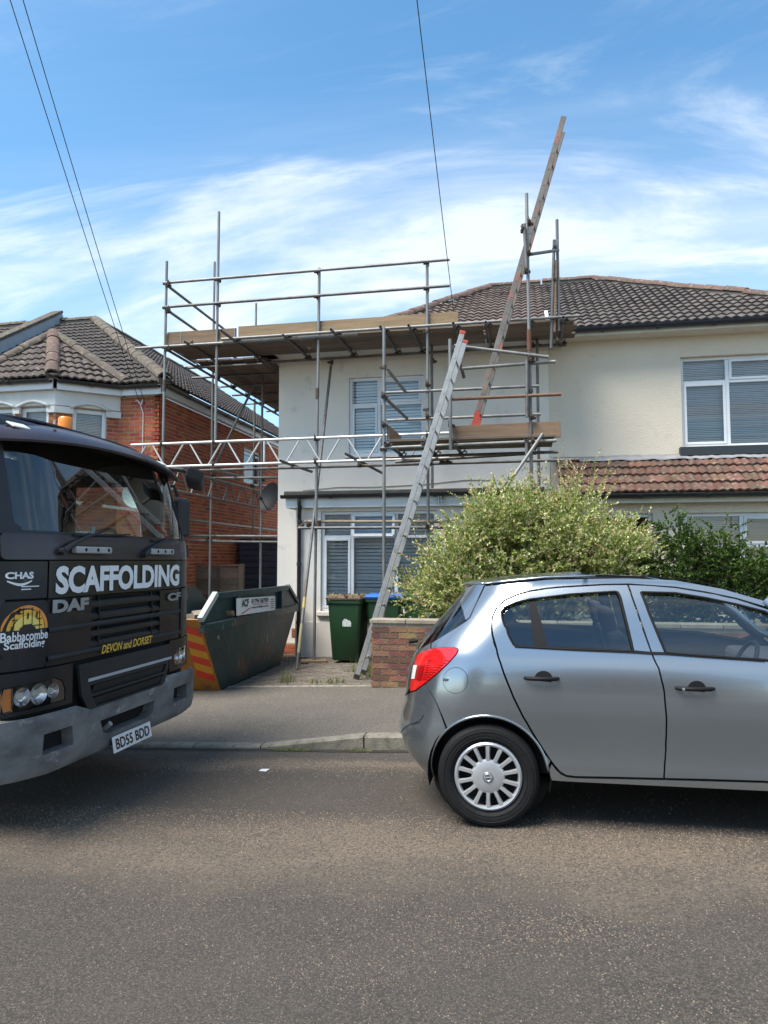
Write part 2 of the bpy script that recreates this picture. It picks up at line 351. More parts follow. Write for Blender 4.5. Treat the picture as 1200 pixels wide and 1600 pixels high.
# driveway: block paving on a sand bed
DX0, DX1 = -6.6, -1.95
struct(MB().grid([[(x_, y, gz(x_) + .082) for x_ in (-6.6, -5, -4.5, -3, -1.6, -1.2)] for y in (9.13, 10, 12.6)]).build('drive_bed', mat('joint_sand', (.075, .068, .055), .95, col2=(.06, .075, .035), scale=5, obj=False)))
drive = struct(bpy.data.objects.new('driveway', None)); COL.objects.link(drive)
M_BLOCK = mat('paving_block', (.15, .125, .10), .92, col2=(.11, .092, .075), scale=7, col3=(.12, .11, .09), s3=25, lo3=.55, hi3=.7, bump=.4, bscale=90, isl=.22, obj=False)
bl = MB(); w, d, ch = .0965, .0455, .010
bl.add([(-w, -d, -.04), (w, -d, -.04), (w, d, -.04), (-w, d, -.04), (-w, -d, -ch), (w, -d, -ch), (w, d, -ch), (-w, d, -ch), (-w + ch, -d + ch, 0), (w - ch, -d + ch, 0), (w - ch, d - ch, 0), (-w + ch, d - ch, 0)],
       [(0, 1, 5, 4), (1, 2, 6, 5), (2, 3, 7, 6), (3, 0, 4, 7), (4, 5, 9, 8), (5, 6, 10, 9), (6, 7, 11, 10), (7, 4, 8, 11), (8, 9, 10, 11)])
bm_ = bl.mesh('paving_block'); ms = []
for r_ in range(34):
    for c_ in range(26):
        x = DX0 + .1 + c_ * .2 + (.1 if r_ % 2 else 0); y = 9.185 + r_ * .1
        if x > -1.35 or (y > 12.0 and x > -4.0): continue
        ms.append(Matrix.Translation((x, y, gz(x) + .09 + random.uniform(-.004, .004))) @ Matrix.Rotation(random.gauss(0, .012), 4, 'Z') @ Matrix.Rotation(random.gauss(0, .012), 4, 'X'))
def drive_hidden(q): return q[0] < 345 or q[0] > 590
def pieces2(name, me, mats, m, parent, hide, limit=300, stuff=None):
    """as pieces(), but what other things cover in the picture goes to the joined part"""
    a = [M for M in mats if not hide(proj(np.array(M.translation)))]; b = [M for M in mats if hide(proj(np.array(M.translation)))]
    if len(me.materials) == 0: me.materials.append(m)
    a.sort(key=lambda M: (np.array(M.translation) - _c) @ _f)
    for M in a[:limit]: inst(name, me, M, parent)
    if a[limit:] + b: merged(stuff or name + '_field', me, a[limit:] + b, m, parent)
pieces2('paving_block', bm_, ms, M_BLOCK, drive, drive_hidden)
# loose chippings on the road
M_CHIP = mat('chipping', (.20, .15, .105), .9, col2=(.13, .10, .075), scale=20, isl=.35)
b = MB(); rnd = random.Random(3); PATCH = [(rnd.uniform(-1.6, 1.0), rnd.uniform(2.0, 3.5)) for _ in range(26)]
for i in range(30000):
    y = rnd.choice((4.72 - abs(rnd.gauss(0, .55)), 4.7 - abs(rnd.gauss(0, .75)), 4.6 - abs(rnd.gauss(0, .45)), rnd.gauss(5.75, .12), rnd.uniform(1.4, 6.2))); x = rnd.uniform(-4, 3.2) * (.3 + y / 7)
    if i % 9 == 0: cl = PATCH[i % len(PATCH)]; y = rnd.gauss(cl[1], .10); x = rnd.gauss(cl[0], .16)
    if y < 1 or y > 6.25: continue
    s = rnd.uniform(.0022, .0055) * (.62 + .10 * y); z = gz(x); t = rnd.uniform(0, 6.3); c, sn = math.cos(t) * s, math.sin(t) * s
    b.add([(x + c, y + sn, z), (x - sn, y + c, z), (x - c, y - sn, z), (x + sn, y - c, z), (x + rnd.uniform(-.5, .5) * s, y, z + s * .8)], [(0, 1, 4), (1, 2, 4), (2, 3, 4), (3, 0, 4)])
o = b.build('loose_chippings', M_CHIP); tag(o, 'loose buff stone chippings scattered over the dark road', 'gravel', kind='stuff')

# ================================================================== BUILDING HELPERS
M_WHITE = mat('white_upvc', (.74, .76, .77), .35, col2=(.68, .70, .71), scale=2)
M_GLASS = glass('window_glass', (.92, .94, .93), .05)
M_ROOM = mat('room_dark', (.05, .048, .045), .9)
M_BLIND = mat('blind_slat', (.85, .845, .83), .5, col2=(.78, .775, .76), scale=3)
M_BLACK = mat('black_pvc', (.018, .019, .021), .38, col2=(.03, .03, .032), scale=6)
def holed(b, o, u, n, w, h, holes, t=.12):
    """upright wall, outer face through o, u along it, n outward; holes (a0,a1,c0,c1); reveals included"""
    o, u, n = Vector(o), Vector(u), Vector(n); Z = Vector((0, 0, 1))
    A = sorted({0, w, *[q for k in holes for q in k[:2]]}); C = sorted({0, h, *[q for k in holes for q in k[2:]]})
    P = lambda a, c, d=0: o + u * a + Z * c - n * d
    for i in range(len(A) - 1):
        for j in range(len(C) - 1):
            am, cm = (A[i] + A[i + 1]) / 2, (C[j] + C[j + 1]) / 2
            if any(k[0] < am < k[1] and k[2] < cm < k[3] for k in holes): continue
            for d, fl in ((0, 0), (t, 1)):
                q = [P(A[i], C[j], d), P(A[i + 1], C[j], d), P(A[i + 1], C[j + 1], d), P(A[i], C[j + 1], d)]
                b.poly(q[::-1] if fl else q)
    for a0, a1, c0, c1 in list(holes) + [(0, w, 0, h)]:
        L_ = [(a0, c0), (a1, c0), (a1, c1), (a0, c1)]
        for k in range(4):
            (p, q), (r_, s) = L_[k], L_[(k + 1) % 4]; b.poly([P(p, q), P(p, q, t), P(r_, s, t), P(r_, s)])
    return b
BR_ = random.Random(17)
def window(parent, o, u, n, w, h, cols, trans=None, opening=(), blind=True, slat=.05, recess=.06, room=.5, fr=.055, name='window', tops=None, blind_mat=None, drop=1.0):
    """o: lower left outer corner of the opening; cols: inner boundaries; trans: transom heights (one per column or None)"""
    o, u, n = Vector(o), Vector(u), Vector(n); Z = Vector((0, 0, 1)); P = lambda a, c, d: o + u * a + Z * c - n * d
    fb = MB()
    def rect_bar(a0, a1, c0, c1, d0, d1):
        c = P((a0 + a1) / 2, (c0 + c1) / 2, (d0 + d1) / 2); fb.obox(c, u * (a1 - a0) / 2, n * (d1 - d0) / 2, Z * (c1 - c0) / 2)
    r = recess; e = .002
    rect_bar(e, fr, e, h - e, r, r + .07); rect_bar(w - fr, w - e, e, h - e, r, r + .07); rect_bar(fr, w - fr, e, fr, r, r + .07); rect_bar(fr, w - fr, h - fr, h - e, r, r + .07)
    B = [0] + list(cols) + [w]
    for c in cols: rect_bar(c - fr * .55, c + fr * .55, fr, h - fr, r + .001, r + .069)
    pb = []
    for i in range(len(B) - 1):
        a0 = B[i] + (fr if i == 0 else fr * .55); a1 = B[i + 1] - (fr if i == len(B) - 2 else fr * .55)
        t = trans[i] if trans else None; cells = [(fr, h - fr, 0)] if t is None else [(fr, t - fr * .45, 0), (t + fr * .45, h - fr, 1)]
        if t is not None: rect_bar(a0, a1, t - fr * .45, t + fr * .45, r + .002, r + .068)
        for c0, c1, k in cells:
            s = 0
            if (i, k) in opening:      # opening casement: a second proud frame
                s = .042; rect_bar(a0, a0 + s, c0, c1, r - .012, r + .03); rect_bar(a1 - s, a1, c0, c1, r - .012, r + .03); rect_bar(a0 + s, a1 - s, c0, c0 + s, r - .0115, r + .0295); rect_bar(a0 + s, a1 - s, c1 - s, c1, r - .0115, r + .0295)
            pb.append((a0 + s, a1 - s, c0 + s, c1 - s, r + (.015 if s else .03)))
    wo = fb.build(name, M_WHITE, parent, bevel=.006)
    for a0, a1, c0, c1, d in pb: MB().poly([P(a0, c0, d), P(a1, c0, d), P(a1, c1, d), P(a0, c1, d)]).build('pane', M_GLASS, wo)
    if blind:
        bb = MB(); c = h - fr; d = r + .11
        while c > fr + (1 - drop) * h:
            ct, st = slat * BR_.uniform(.70, .92), BR_.uniform(.006, .014); bb.poly([P(fr * .6, c - ct, d - st), P(w - fr * .6, c - ct, d - st), P(w - fr * .6, c, d + st * .5), P(fr * .6, c, d + st * .5)]); c -= slat
        q = bb.build('blind', blind_mat or M_BLIND, wo); q['kind'] = 'stuff'
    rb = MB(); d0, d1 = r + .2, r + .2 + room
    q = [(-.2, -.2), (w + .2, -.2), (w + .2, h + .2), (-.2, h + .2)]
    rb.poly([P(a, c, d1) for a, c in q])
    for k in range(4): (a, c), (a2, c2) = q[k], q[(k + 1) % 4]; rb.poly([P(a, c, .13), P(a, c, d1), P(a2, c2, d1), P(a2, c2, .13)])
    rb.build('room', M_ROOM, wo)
    return wo
M_MORT2 = mat('ridge_mortar', (.17, .15, .125), .95, col2=(.12, .105, .09), scale=9, obj=False)
# tiles: a two-roll interlocking concrete tile, x along the eave, y up the slope
def tile_mesh(name, w=.30, l=.34, roll=.03, thick=.032, n=9):
    b = MB(); top0 = []; top1 = []
    prof = lambda t: roll * (0.5 - .5 * math.cos(4 * math.pi * t)) ** .8
    for i in range(n): t = i / (n - 1); top0.append((w * (t - .5), 0, thick + .012 + prof(t))); top1.append((w * (t - .5), l, .004 + prof(t)))
    V = top0 + top1 + [(p[0], 0, p[2] - thick) for p in top0]
    F = [(i, i + 1, n + i + 1, n + i) for i in range(n - 1)] + [(2 * n + i, 2 * n + i + 1, i + 1, i) for i in range(n - 1)]
    b.add(V, F); me = b.mesh(name, 'auto'); return me
def tile_field(o, u, v, poly, gauge=.28, w=.30, jit=1):
    """matrices for tiles on the slope through o; u along the eave, v up it; poly in (u, v) metres"""
    u, v = Vector(u).normalized(), Vector(v).normalized(); n = u.cross(v); ms = []
    us = [p[0] for p in poly]; vs = [p[1] for p in poly]; j = 0; y = min(vs)
    while y < max(vs):
        x = min(us) + w / 2
        while x < max(us) + w / 2:
            if inpoly((x, y + gauge * .5), poly):
                M = frame(Vector(o) + u * x + v * y, u, v, n)
                ms.append(M @ Matrix.Rotation(random.gauss(0, .010 * jit), 4, 'Z') @ Matrix.Rotation(random.gauss(0, .008 * jit), 4, 'X') @ Matrix.Translation((0, random.gauss(0, .004 * jit), 0)))
            x += w
        y += gauge; j += 1
    return ms
def ridge_tiles(parent, p, q, m, r=.11, l=.42, name='ridge_tile', up=(0, 0, 1)):
    p, q = Vector(p), Vector(q); d = (q - p).normalized(); side = d.cross(Vector(up)).normalized(); uz = side.cross(d); n = max(1, round((q - p).length / l)); s = (q - p).length / n
    MB().bar(p - uz * .045, q - uz * .045, r * 1.5, .09, uz).build('ridge_mortar', M_MORT2, parent)
    me = None
    for k in range(n):
        if me is None:
            b = MB(); R0 = []; R1 = []; N = 8
            for i in range(N + 1): t = math.pi * i / N; R0.append((-s * .5, math.cos(t) * r, math.sin(t) * r * .8)); R1.append((s * .515, math.cos(t) * r * .95, math.sin(t) * r * .74))
            b.add(R0 + R1 + [(a, c * .8, z * .8 - .01) for a, c, z in R0], [(i, i + 1, N + 2 + i, N + 1 + i) for i in range(N)] + [(2 * N + 2 + i, 2 * N + 3 + i, i + 1, i) for i in range(N)]); me = b.mesh(name, 'auto'); me.materials.append(m)
        inst(name, me, frame(p + d * s * (k + .5), d, side, uz) @ Matrix.Rotation(random.gauss(0, .02), 4, 'Z') @ Matrix.Translation((0, 0, random.gauss(0, .006))), parent)
def gutter(parent, p, q, m, r=.06, name='gutter'):
    p, q = Vector(p), Vector(q); d = (q - p).normalized(); s = d.cross(Vector((0, 0, 1))).normalized(); b = MB(); N = 8; V = []
    for rr in (r, r - .006):
        for e in (p, q):
            for i in range(N + 1): t = math.pi + math.pi * i / N; V.append(e + s * math.cos(t) * rr + Vector((0, 0, math.sin(t) * rr)))
    k = N + 1; F = []
    for i in range(N): F += [(i, i + 1, k + i + 1, k + i), (2 * k + i, 3 * k + i, 3 * k + i + 1, 2 * k + i + 1), (i, 2 * k + i, 2 * k + i + 1, i + 1), (k + i, k + i + 1, 3 * k + i + 1, 3 * k + i)]
    F += [(0, k, 3 * k, 2 * k), (N, 2 * k + N, 3 * k + N, k + N)]
    b.add(V, F); g_ = b.build(name, m, parent, smooth='auto', fix=True)
    n = int((q - p).length / 1.0)
    for i in range(1, n + 1):      # union clips
        c = p + d * ((q - p).length * i / (n + 1)); c_ = MB(); V = []
        for e in (-.03, .03):
            for j in range(N + 1): t = math.pi + math.pi * j / N; V.append(c + d * e + s * math.cos(t) * (r + .007) + Vector((0, 0, math.sin(t) * (r + .007))))
        c_.add(V, [(j, j + 1, k + j + 1, k + j) for j in range(N)]); c_.build('bracket', m, g_, solid=.004)
    return g_
X_, Z_ = Vector((1, 0, 0)), Vector((0, 0, 1)); NF = Vector((0, -1, 0))
brick_b = MB(); brick_b.box(-.1055, .1055, -.0308, .0308, -.03, .006); BRICK = brick_b.mesh('brick')
def brick_field(o, u, n, w, h, holes=(), shift=0):
    """matrices of a running-bond face; o lower left corner, half bricks close the ends"""
    o, u, n = Vector(o), Vector(u), Vector(n); ms = []; r = 0; c = .0375
    while c < h:
        a = -.225 + (.1125 if (r + shift) % 2 else 0)
        while a < w:
            a0, a1 = max(a + .005, .004), min(a + .22, w - .004)
            if a1 - a0 > .04:
                segs = [(a0, a1)]
                for h0, h1, c0, c1 in holes:
                    if c0 - .03 < c < c1 + .03:
                        ns = []
                        for s0, s1 in segs:
                            if s1 <= h0 or s0 >= h1: ns.append((s0, s1)); continue
                            if h0 - s0 > .04: ns.append((s0, h0 - .004))
                            if s1 - h1 > .04: ns.append((h1 + .004, s1))
                        segs = ns
                for s0, s1 in segs:
                    M = frame(o + u * (s0 + s1) / 2 + Z_ * c + n * random.uniform(-.001, .002), u, Z_, n)
                    ms.append(M @ Matrix.Rotation(random.gauss(0, .004), 4, 'Z') @ Matrix.Diagonal(((s1 - s0) / .215, 1, 1, 1)))
            a += .225
        c += .075; r += 1
    return ms

# ================================================================== PAINTED HOUSE BEHIND THE SCAFFOLD
YH = 12.6; PX = .44; CX = -4.43; RX = 5.31
M_PAINT = mat('cream_grey_masonry_paint', (.77, .715, .635), .8, col2=(.735, .68, .60), scale=1.2, col3=(.58, .55, .50), s3=3.5, lo3=.58, hi3=.75, bump=.12, bscale=45, obj=False)
M_TILE_N = mat('brown_concrete_tile', (.105, .078, .066), .85, col2=(.15, .115, .096), scale=4, col3=(.26, .235, .20), s3=22, lo3=.60, hi3=.72, bump=.3, bscale=70, isl=.20, obj=False)
M_TILE_R = mat('grey_brown_tile', (.070, .058, .052), .88, col2=(.11, .092, .082), scale=5, col3=(.24, .22, .19), s3=18, lo3=.60, hi3=.74, bump=.3, bscale=70, isl=.22, obj=False)
M_RIDGE = mat('clay_ridge', (.14, .080, .058), .9, col2=(.095, .066, .052), scale=9, col3=(.27, .25, .20), s3=14, lo3=.55, hi3=.70, bump=.4, bscale=50, isl=.2, obj=False)
M_FELT = mat('roof_felt', (.055, .053, .05), .95, col2=(.085, .08, .072), scale=6, bump=.4, bscale=60)
M_LEAD = mat('lead', (.22, .225, .235), .6, col2=(.30, .30, .30), scale=6)
M_BRK = mat('red_brick', (.33, .078, .032), .9, col2=(.42, .115, .05), scale=7, col3=(.20, .065, .038), s3=16, lo3=.56, hi3=.72, bump=.4, bscale=60, isl=.26, obj=False)
M_MORT = mat('mortar', (.47, .40, .31), .95, col2=(.36, .31, .24), scale=8, bump=.3, bscale=80, obj=False)
hs = thing('painted_house', 'pale painted semi-detached house behind the scaffold, blinds in its windows', 'house', (-2, YH, gz(-2)))
b = MB(); W0, W1, W2, W3 = -3.10, -1.73, 3.48, 4.90
holed(b, (CX, YH, -.1), X_, NF, PX - CX - .002, 5.45, [(W0 - CX, W1 - CX, W2 + .1, W3 + .1)])
b.poly([(CX, YH + .12, -.1), (CX, YH, -.1), (CX, YH, 5.35), (CX, YH + .12, 5.35)])
b.poly([(CX, 20.3, -.1), (CX, YH + .12, -.1), (CX, YH + .12, 5.35), (CX, 20.3, 5.35)])
b.build('wall', M_PAINT, hs)
MB().box(CX - .012, -3.98, YH - .012, YH - .002, -.2, .115).build('plinth', M_MORT, hs)
ms = brick_field((CX - .012, YH - .013, -.13), X_, NF, .45, .235); pieces2('brick', BRICK, ms, M_BRK, hs, lambda q: False)
av = MB()
for i in range(3):
    for j in range(3): av.box(-4.13 + i * .075, -4.13 + i * .075 + .055, YH - .014, YH + .002, .225 + j * .05, .255 + j * .05)
av.box(-4.145, -3.905, YH - .006, YH + .001, .21, .37); av.build('air_brick', mat('terracotta', (.30, .13, .08), .85), hs)
window(hs, (W0, YH, W2), X_, NF, W1 - W0, W3 - W2, [.55], [.93, .93], opening=((0, 0), (1, 1)), slat=.055, recess=.05)
MB().box(W0 - .05, W1 + .05, YH - .06, YH + .05, W2 - .045, W2 - .002).build('sill', M_WHITE, hs, bevel=.006)
# front bay with its flat roof
YB = 12.1; BL, BR = -3.92, .22
b = MB(); V0, V1, V2, V3 = -3.47, -1.45, .72, 2.44
holed(b, (BL, YB, -.15), X_, NF, BR - BL, 2.72, [(V0 - BL, V1 - BL, V2 + .15, V3 + .15), (1.45 + 1.55, 3.95, .15, 2.2 + .15)])
b.poly([(BL, YH, -.15), (BL, YB, -.15), (BL, YB, 2.57), (BL, YH, 2.57)]); b.poly([(BR, YB, -.15), (BR, YH, -.15), (BR, YH, 2.57), (BR, YB, 2.57)])
b.build('bay_wall', M_PAINT, hs)
wv = window(hs, (V0, YB, V2), X_, NF, V1 - V0, V3 - V2, [.55, 1.32], [1.28, 1.28, 1.28], opening=((0, 0),), slat=.06, recess=.05)
# the top vent in the middle stands ajar
hp = Vector((0, 0, V3 - .06)); vo = MB(); a0, a1 = V0 + .585, V0 + 1.285; tl = .36; an = R(14)
def VP(a, c): return Vector((a, YB + .04 - math.sin(an) * c, V3 - .07 - math.cos(an) * c))
for (p, q) in (((a0, 0), (a1, 0)), ((a0, tl), (a1, tl)), ((a0, 0), (a0, tl)), ((a1, 0), (a1, tl))):
    vo.bar(VP(*p), VP(*q), .05, .045, (0, -math.cos(an), math.sin(an)))
vent = vo.build('vent_sash', M_WHITE, hs, bevel=.005); MB().poly([VP(a0, tl), VP(a1, tl), VP(a1, 0), VP(a0, 0)]).build('pane', M_GLASS, vent)
MB().box(V0 - .06, V1 + .06, YB - .07, YB + .05, V2 - .075, V2 - .003).build('sill', M_PAINT, hs, bevel=.008)
MB().box(BL + .1, V1 + .3, YB - .02, YB - .002, -.15, V2 - .18).build('apron_panel', M_PAINT, hs, bevel=.006)
fas = MB().box(-4.07, .30, YB - .13, YB - .108, 2.50, 2.70).build('fascia', M_WHITE, hs, bevel=.004)
MB().box(-4.07, .30, YB - .107, YB + .0, 2.505, 2.53).build('soffit', M_WHITE, hs)
MB().box(-4.07, -4.05, YB - .107, YH - .003, 2.50, 2.70).build('fascia', M_WHITE, hs)
MB().box(-4.10, .33, YB - .155, YH - .003, 2.703, 2.79).build('flat_roof', M_FELT, hs, bevel=.02)
gutter(hs, (-4.13, YB - .20, 2.715), (.34, YB - .20, 2.725), M_BLACK)
dp = MB(); dp.path([(-3.80, YB - .20, 2.66), (-3.80, YB - .20, 2.56), (-3.80, YB - .17, 2.50), (-3.83, YB - .09, 2.36), (-3.84, YB - .055, 2.30), (-3.84, YB - .055, -.05)], .036, 10)
dpo = dp.build('downpipe', M_BLACK, hs, smooth='auto')
for z in (.5, 1.5, 2.24): MB().tube((-3.84, YB - .055, z), (-3.84, YB - .055, z + .06), .043, 12).build('pipe_bracket', M_BLACK, dpo)
dr = MB(); dr.box(-.92, .03, YB + .06, YB + .10, .0, 2.2); dr.build('front_door', mat('door_dark', (.05, .055, .06), .4), hs)
cb_ = MB(); cb_.path([(-3.95, YH - .012, 2.86), (-3.3, YH - .012, 2.91), (-2.6, YH - .012, 2.90), (-1.7, YH - .012, 2.93), (-1.0, YH - .012, 2.99), (-.5, YH - .012, 2.98)], .006, 5); cb_.build('cable', M_BLACK, hs)
# the roof, left half of the pair
EZ = 5.47; EY = 12.28; HD = 4.02; EL = -4.74; RZ = 7.76; ELH = -3.45; tp = math.atan2(RZ - EZ, HD); sl_ = HD / math.cos(tp)
vF = Vector((0, math.cos(tp), math.sin(tp))); vL = Vector((math.cos(tp), 0, math.sin(tp)))
TILE = tile_mesh('roof_tile'); TILE2 = tile_mesh('roof_tile_worn')
def roof_half(par, x0, xr, x1, flip, m, me):
    """front slope from x0 (eave end) by apex xr to the party line x1, and the hip end"""
    b = MB(); s = .03
    b.poly([(x0, EY, EZ), (x1, EY, EZ), (x1, EY + HD, RZ), (xr, EY + HD, RZ)] if not flip else [(x1, EY, EZ), (x0, EY, EZ), (xr, EY + HD, RZ), (x1, EY + HD, RZ)])
    b.poly([(x0, EY, EZ), (xr, EY + HD, RZ), (x0, EY + 2 * HD, EZ)]); b.poly([(x0, EY + 2 * HD, EZ), (xr, EY + HD, RZ), (x1, EY + HD, RZ), (x1, EY + 2 * HD, EZ)])
    r_ = b.build('roof', mat('roof_underlay', (.05, .045, .04), .95), par)
    o = Vector((min(x0, x1), EY, EZ)); w = abs(x1 - x0); a = abs(xr - x0)
    poly = [(0, -.05), (w, -.05), (w, sl_), (a, sl_)] if not flip else [(0, -.05), (w, -.05), (w - a, sl_), (0, sl_)]
    return r_, tile_field(o, X_, vF, poly)
xa = EL + HD; roofL, ms = roof_half(hs, ELH, xa, PX - .005, False, M_TILE_N, TILE)
pieces2('roof_tile', TILE, ms, M_TILE_N, roofL, lambda q: q[0] < 640 or q[1] > 512)
ridge_tiles(roofL, (ELH, EY, EZ + .02), (xa, EY + HD, RZ + .05), M_RIDGE, r=.125); ridge_tiles(roofL, (xa, EY + HD, RZ + .06), (PX - .02, EY + HD, RZ + .06), M_RIDGE)
MB().box(EL, PX - .003, EY - .03, YH, EZ - .14, EZ - .02).build('soffit', M_WHITE, hs)
gutter(hs, (EL, EY - .09, EZ - .03), (PX - .01, EY - .09, EZ - .03), M_BLACK)
MB().box(EL, CX, EY, EY + 2 * HD, EZ - .14, EZ - .02).build('soffit', M_WHITE, hs); MB().box(EL, ELH + .3, EY + .002, EY + 2 * HD, EZ - .018, EZ + .03).build('side_flat_roof', M_FELT, hs)
MB().bar((PX, EY + .1, EZ + .10), (PX, EY + 1.2, EZ + .10 + 1.1 * math.tan(tp)), .06, .05).build('bonding_strip', M_WHITE, roofL)

# ================================================================== CREAM RENDERED HOUSE, THE OTHER HALF
M_CREAM = mat('cream_render', (.67, .595, .475), .9, col2=(.645, .57, .455), scale=.9, col3=(.58, .505, .395), s3=2.6, lo3=.60, hi3=.74, bump=.5, bscale=38, obj=False)
hc = thing('cream_house', 'cream rendered semi-detached house with red tiled lean-to, on the right', 'house', (3, YH, 0))
b = MB(); Q0, Q1, Q2, Q3 = 2.59, 5.0, 3.46, 4.98
holed(b, (PX, YH, -.1), X_, NF, RX - PX, 5.45, [(Q0 - PX, Q1 - PX, Q2 + .1, Q3 + .1)], t=.14); b.poly([(RX, YH, -.1), (RX, 20.3, -.1), (RX, 20.3, 5.35), (RX, YH, 5.35)])
b.build('wall', M_CREAM, hc)
M_BL2 = mat('taupe_blind', (.66, .64, .62), .6, col2=(.60, .58, .56), scale=2)
window(hc, (Q0, YH, Q2), X_, NF, Q1 - Q0, Q3 - Q2, [.74, 1.67], [1.10, 1.10, 1.10], opening=((0, 0), (1, 1), (2, 0)), slat=.03, recess=.09, blind_mat=M_BL2)
MB().box(Q0 - .06, Q1 + .06, YH - .10, YH + .08, Q2 - .15, Q2 - .003).build('sill', mat('dark_slate_sill', (.025, .032, .036), .55), hc, bevel=.008)
MB().box(PX - .18, PX - .001, YH - .014, YH - .002, 2.8, 5.3).build('party_strip', M_PAINT, hs)
xb = 2 * PX - xa; roofR, ms = roof_half(hc, 2 * PX - EL, xb, PX + .005, True, M_TILE_R, TILE2)
pieces2('roof_tile', TILE2, ms, M_TILE_R, roofR, lambda q: q[0] > 1215)
ridge_tiles(roofR, (PX + .02, EY + HD, RZ + .06), (xb, EY + HD, RZ + .06), M_RIDGE, r=.12); ridge_tiles(roofR, (xb, EY + HD, RZ + .05), (2 * PX - EL, EY, EZ + .05), M_RIDGE, r=.125)
MB().box(PX + .003, 2 * PX - EL, EY - .03, YH, EZ - .14, EZ - .02).build('soffit', mat('cream_gloss', (.66, .63, .53), .5), hc)
gutter(hc, (PX + .01, EY - .09, EZ - .03), (2 * PX - EL, EY - .09, EZ - .03), mat('blue_black_gutter', (.018, .024, .036), .35), r=.068)
# lean-to
LY, LZ = 11.55, 2.63; LT = 3.30; ta = math.atan2(LT - LZ, YH - LY); ls = (YH - LY) / math.cos(ta); vR = Vector((0, math.cos(ta), math.sin(ta)))
M_TILE_L = mat('red_weathered_tile', (.155, .062, .042), .9, col2=(.105, .064, .047), scale=5, col3=(.20, .17, .12), s3=11, lo3=.50, hi3=.66, bump=.5, bscale=55, isl=.28, obj=False)
lean = MB().poly([(.55, LY, LZ), (RX + .3, LY, LZ), (RX + .3, YH, LT), (.55, YH, LT)]).build('lean_to_roof', MATS['roof_underlay'], hc)
TILE3 = tile_mesh('lean_to_tile', w=.23, roll=.024); ms = tile_field((.55, LY, LZ + .01), X_, vR, [(0, -.06), (RX - .25, -.06), (RX - .25, ls - .14), (0, ls - .14)], gauge=.29, w=.23, jit=1.6)
pieces2('roof_tile', TILE3, ms, M_TILE_L, lean, lambda q: q[0] > 1220)
fl = MB(); rows = [[], []]
for i in range(60):
    x = .5 + i * .08; rows[0].append((x, YH - .19 + random.uniform(-.008, .008), LT - .055 + random.uniform(-.01, .015))); rows[1].append((x, YH - .006, LT + .05 + random.uniform(-.006, .01)))
fl.grid(rows); fl.build('flashing', M_LEAD, hc, smooth=True, solid=.006)
gutter(hc, (.75, LY - .09, LZ - .03), (RX + .3, LY - .09, LZ - .03), M_BLACK)
MB().box(.75, RX + .3, LY + .0, LY + .03, LZ - .16, LZ - .01).build('fascia', MATS['cream_gloss'], hc, bevel=.004)
MB().box(.75, RX + .3, LY + .03, 11.8, LZ - .155, LZ - .13).build('soffit', MATS['cream_gloss'], hc)
b = MB(); LW = 11.75
holed(b, (.75, LW, -.1), X_, NF, RX - .75, 2.62, [(2.40 - .75, 4.75 - .75, 1.0, 2.42), (.95 - .75, 1.95 - .75, 1.0, 2.42)]); b.poly([(.75, YH, -.1), (.75, LW, -.1), (.75, LW, 2.9), (.75, YH, 3.1)]); b.build('lean_to_wall', M_CREAM, hc)
M_BL3 = mat('brown_blind', (.22, .15, .115), .6, col2=(.18, .12, .09), scale=2)
window(hc, (2.40, LW, .9), X_, NF, 2.35, 1.42, [.84, 1.6], [.92, .92, .92], opening=((1, 1),), slat=.03, blind_mat=M_BL3)
window(hc, (.95, LW, .9), X_, NF, 1.0, 1.42, [], [.82], blind=False)
# ================================================================== RED BRICK HOUSE ON THE LEFT
YL = 12.5; XC = -6.77
hb = thing('brick_house', 'red brick house with canted bay and hipped tile roof, on the left', 'house', (-8.5, YL, -.2))
P1 = Vector((atY(88, 600, YL - .75).x, YL - .75, 0)); P2 = Vector((atY(187, 600, YL).x, YL, 0)); P0 = Vector((P1.x - 1.62, P1.y, 0)); PM = Vector((P0.x - .9, YL, 0))
TOPZ = 4.72; Zb = -.25; H_ = TOPZ - Zb
allb = []
def bwall(o, e, holes=(), h=H_, reveal=.11, name='wall', shift=0):
    o, e = Vector((o[0], o[1], Zb)), Vector((e[0], e[1], Zb)); u = (e - o); w = u.length; u.normalize(); n = Vector((u.y, -u.x, 0))
    b = MB(); holed(b, o, u, n, w, h, holes, reveal); b.build(name, M_MORT, hb)
    allb.extend(brick_field(o, u, n, w, h, holes, shift)); return o, u, n, w
# side wall with its small window
Yw0 = atX(381, 720, XC).y; Yw1 = atX(409, 720, XC).y; zt_ = atX(395, 703, XC).z; zb_ = atX(395, 757, XC).z
o, u, n, w = bwall((XC, YL), (XC, 23.5), [(Yw0 - YL, Yw1 - YL, zb_ - Zb, zt_ - Zb)], shift=1)
window(hb, o + u * (Yw0 - YL) + Z_ * (zb_ - Zb), u, n, Yw1 - Yw0, zt_ - zb_, [], [.75], blind=False, recess=.07)
bwall((P2.x, YL), (XC, YL))
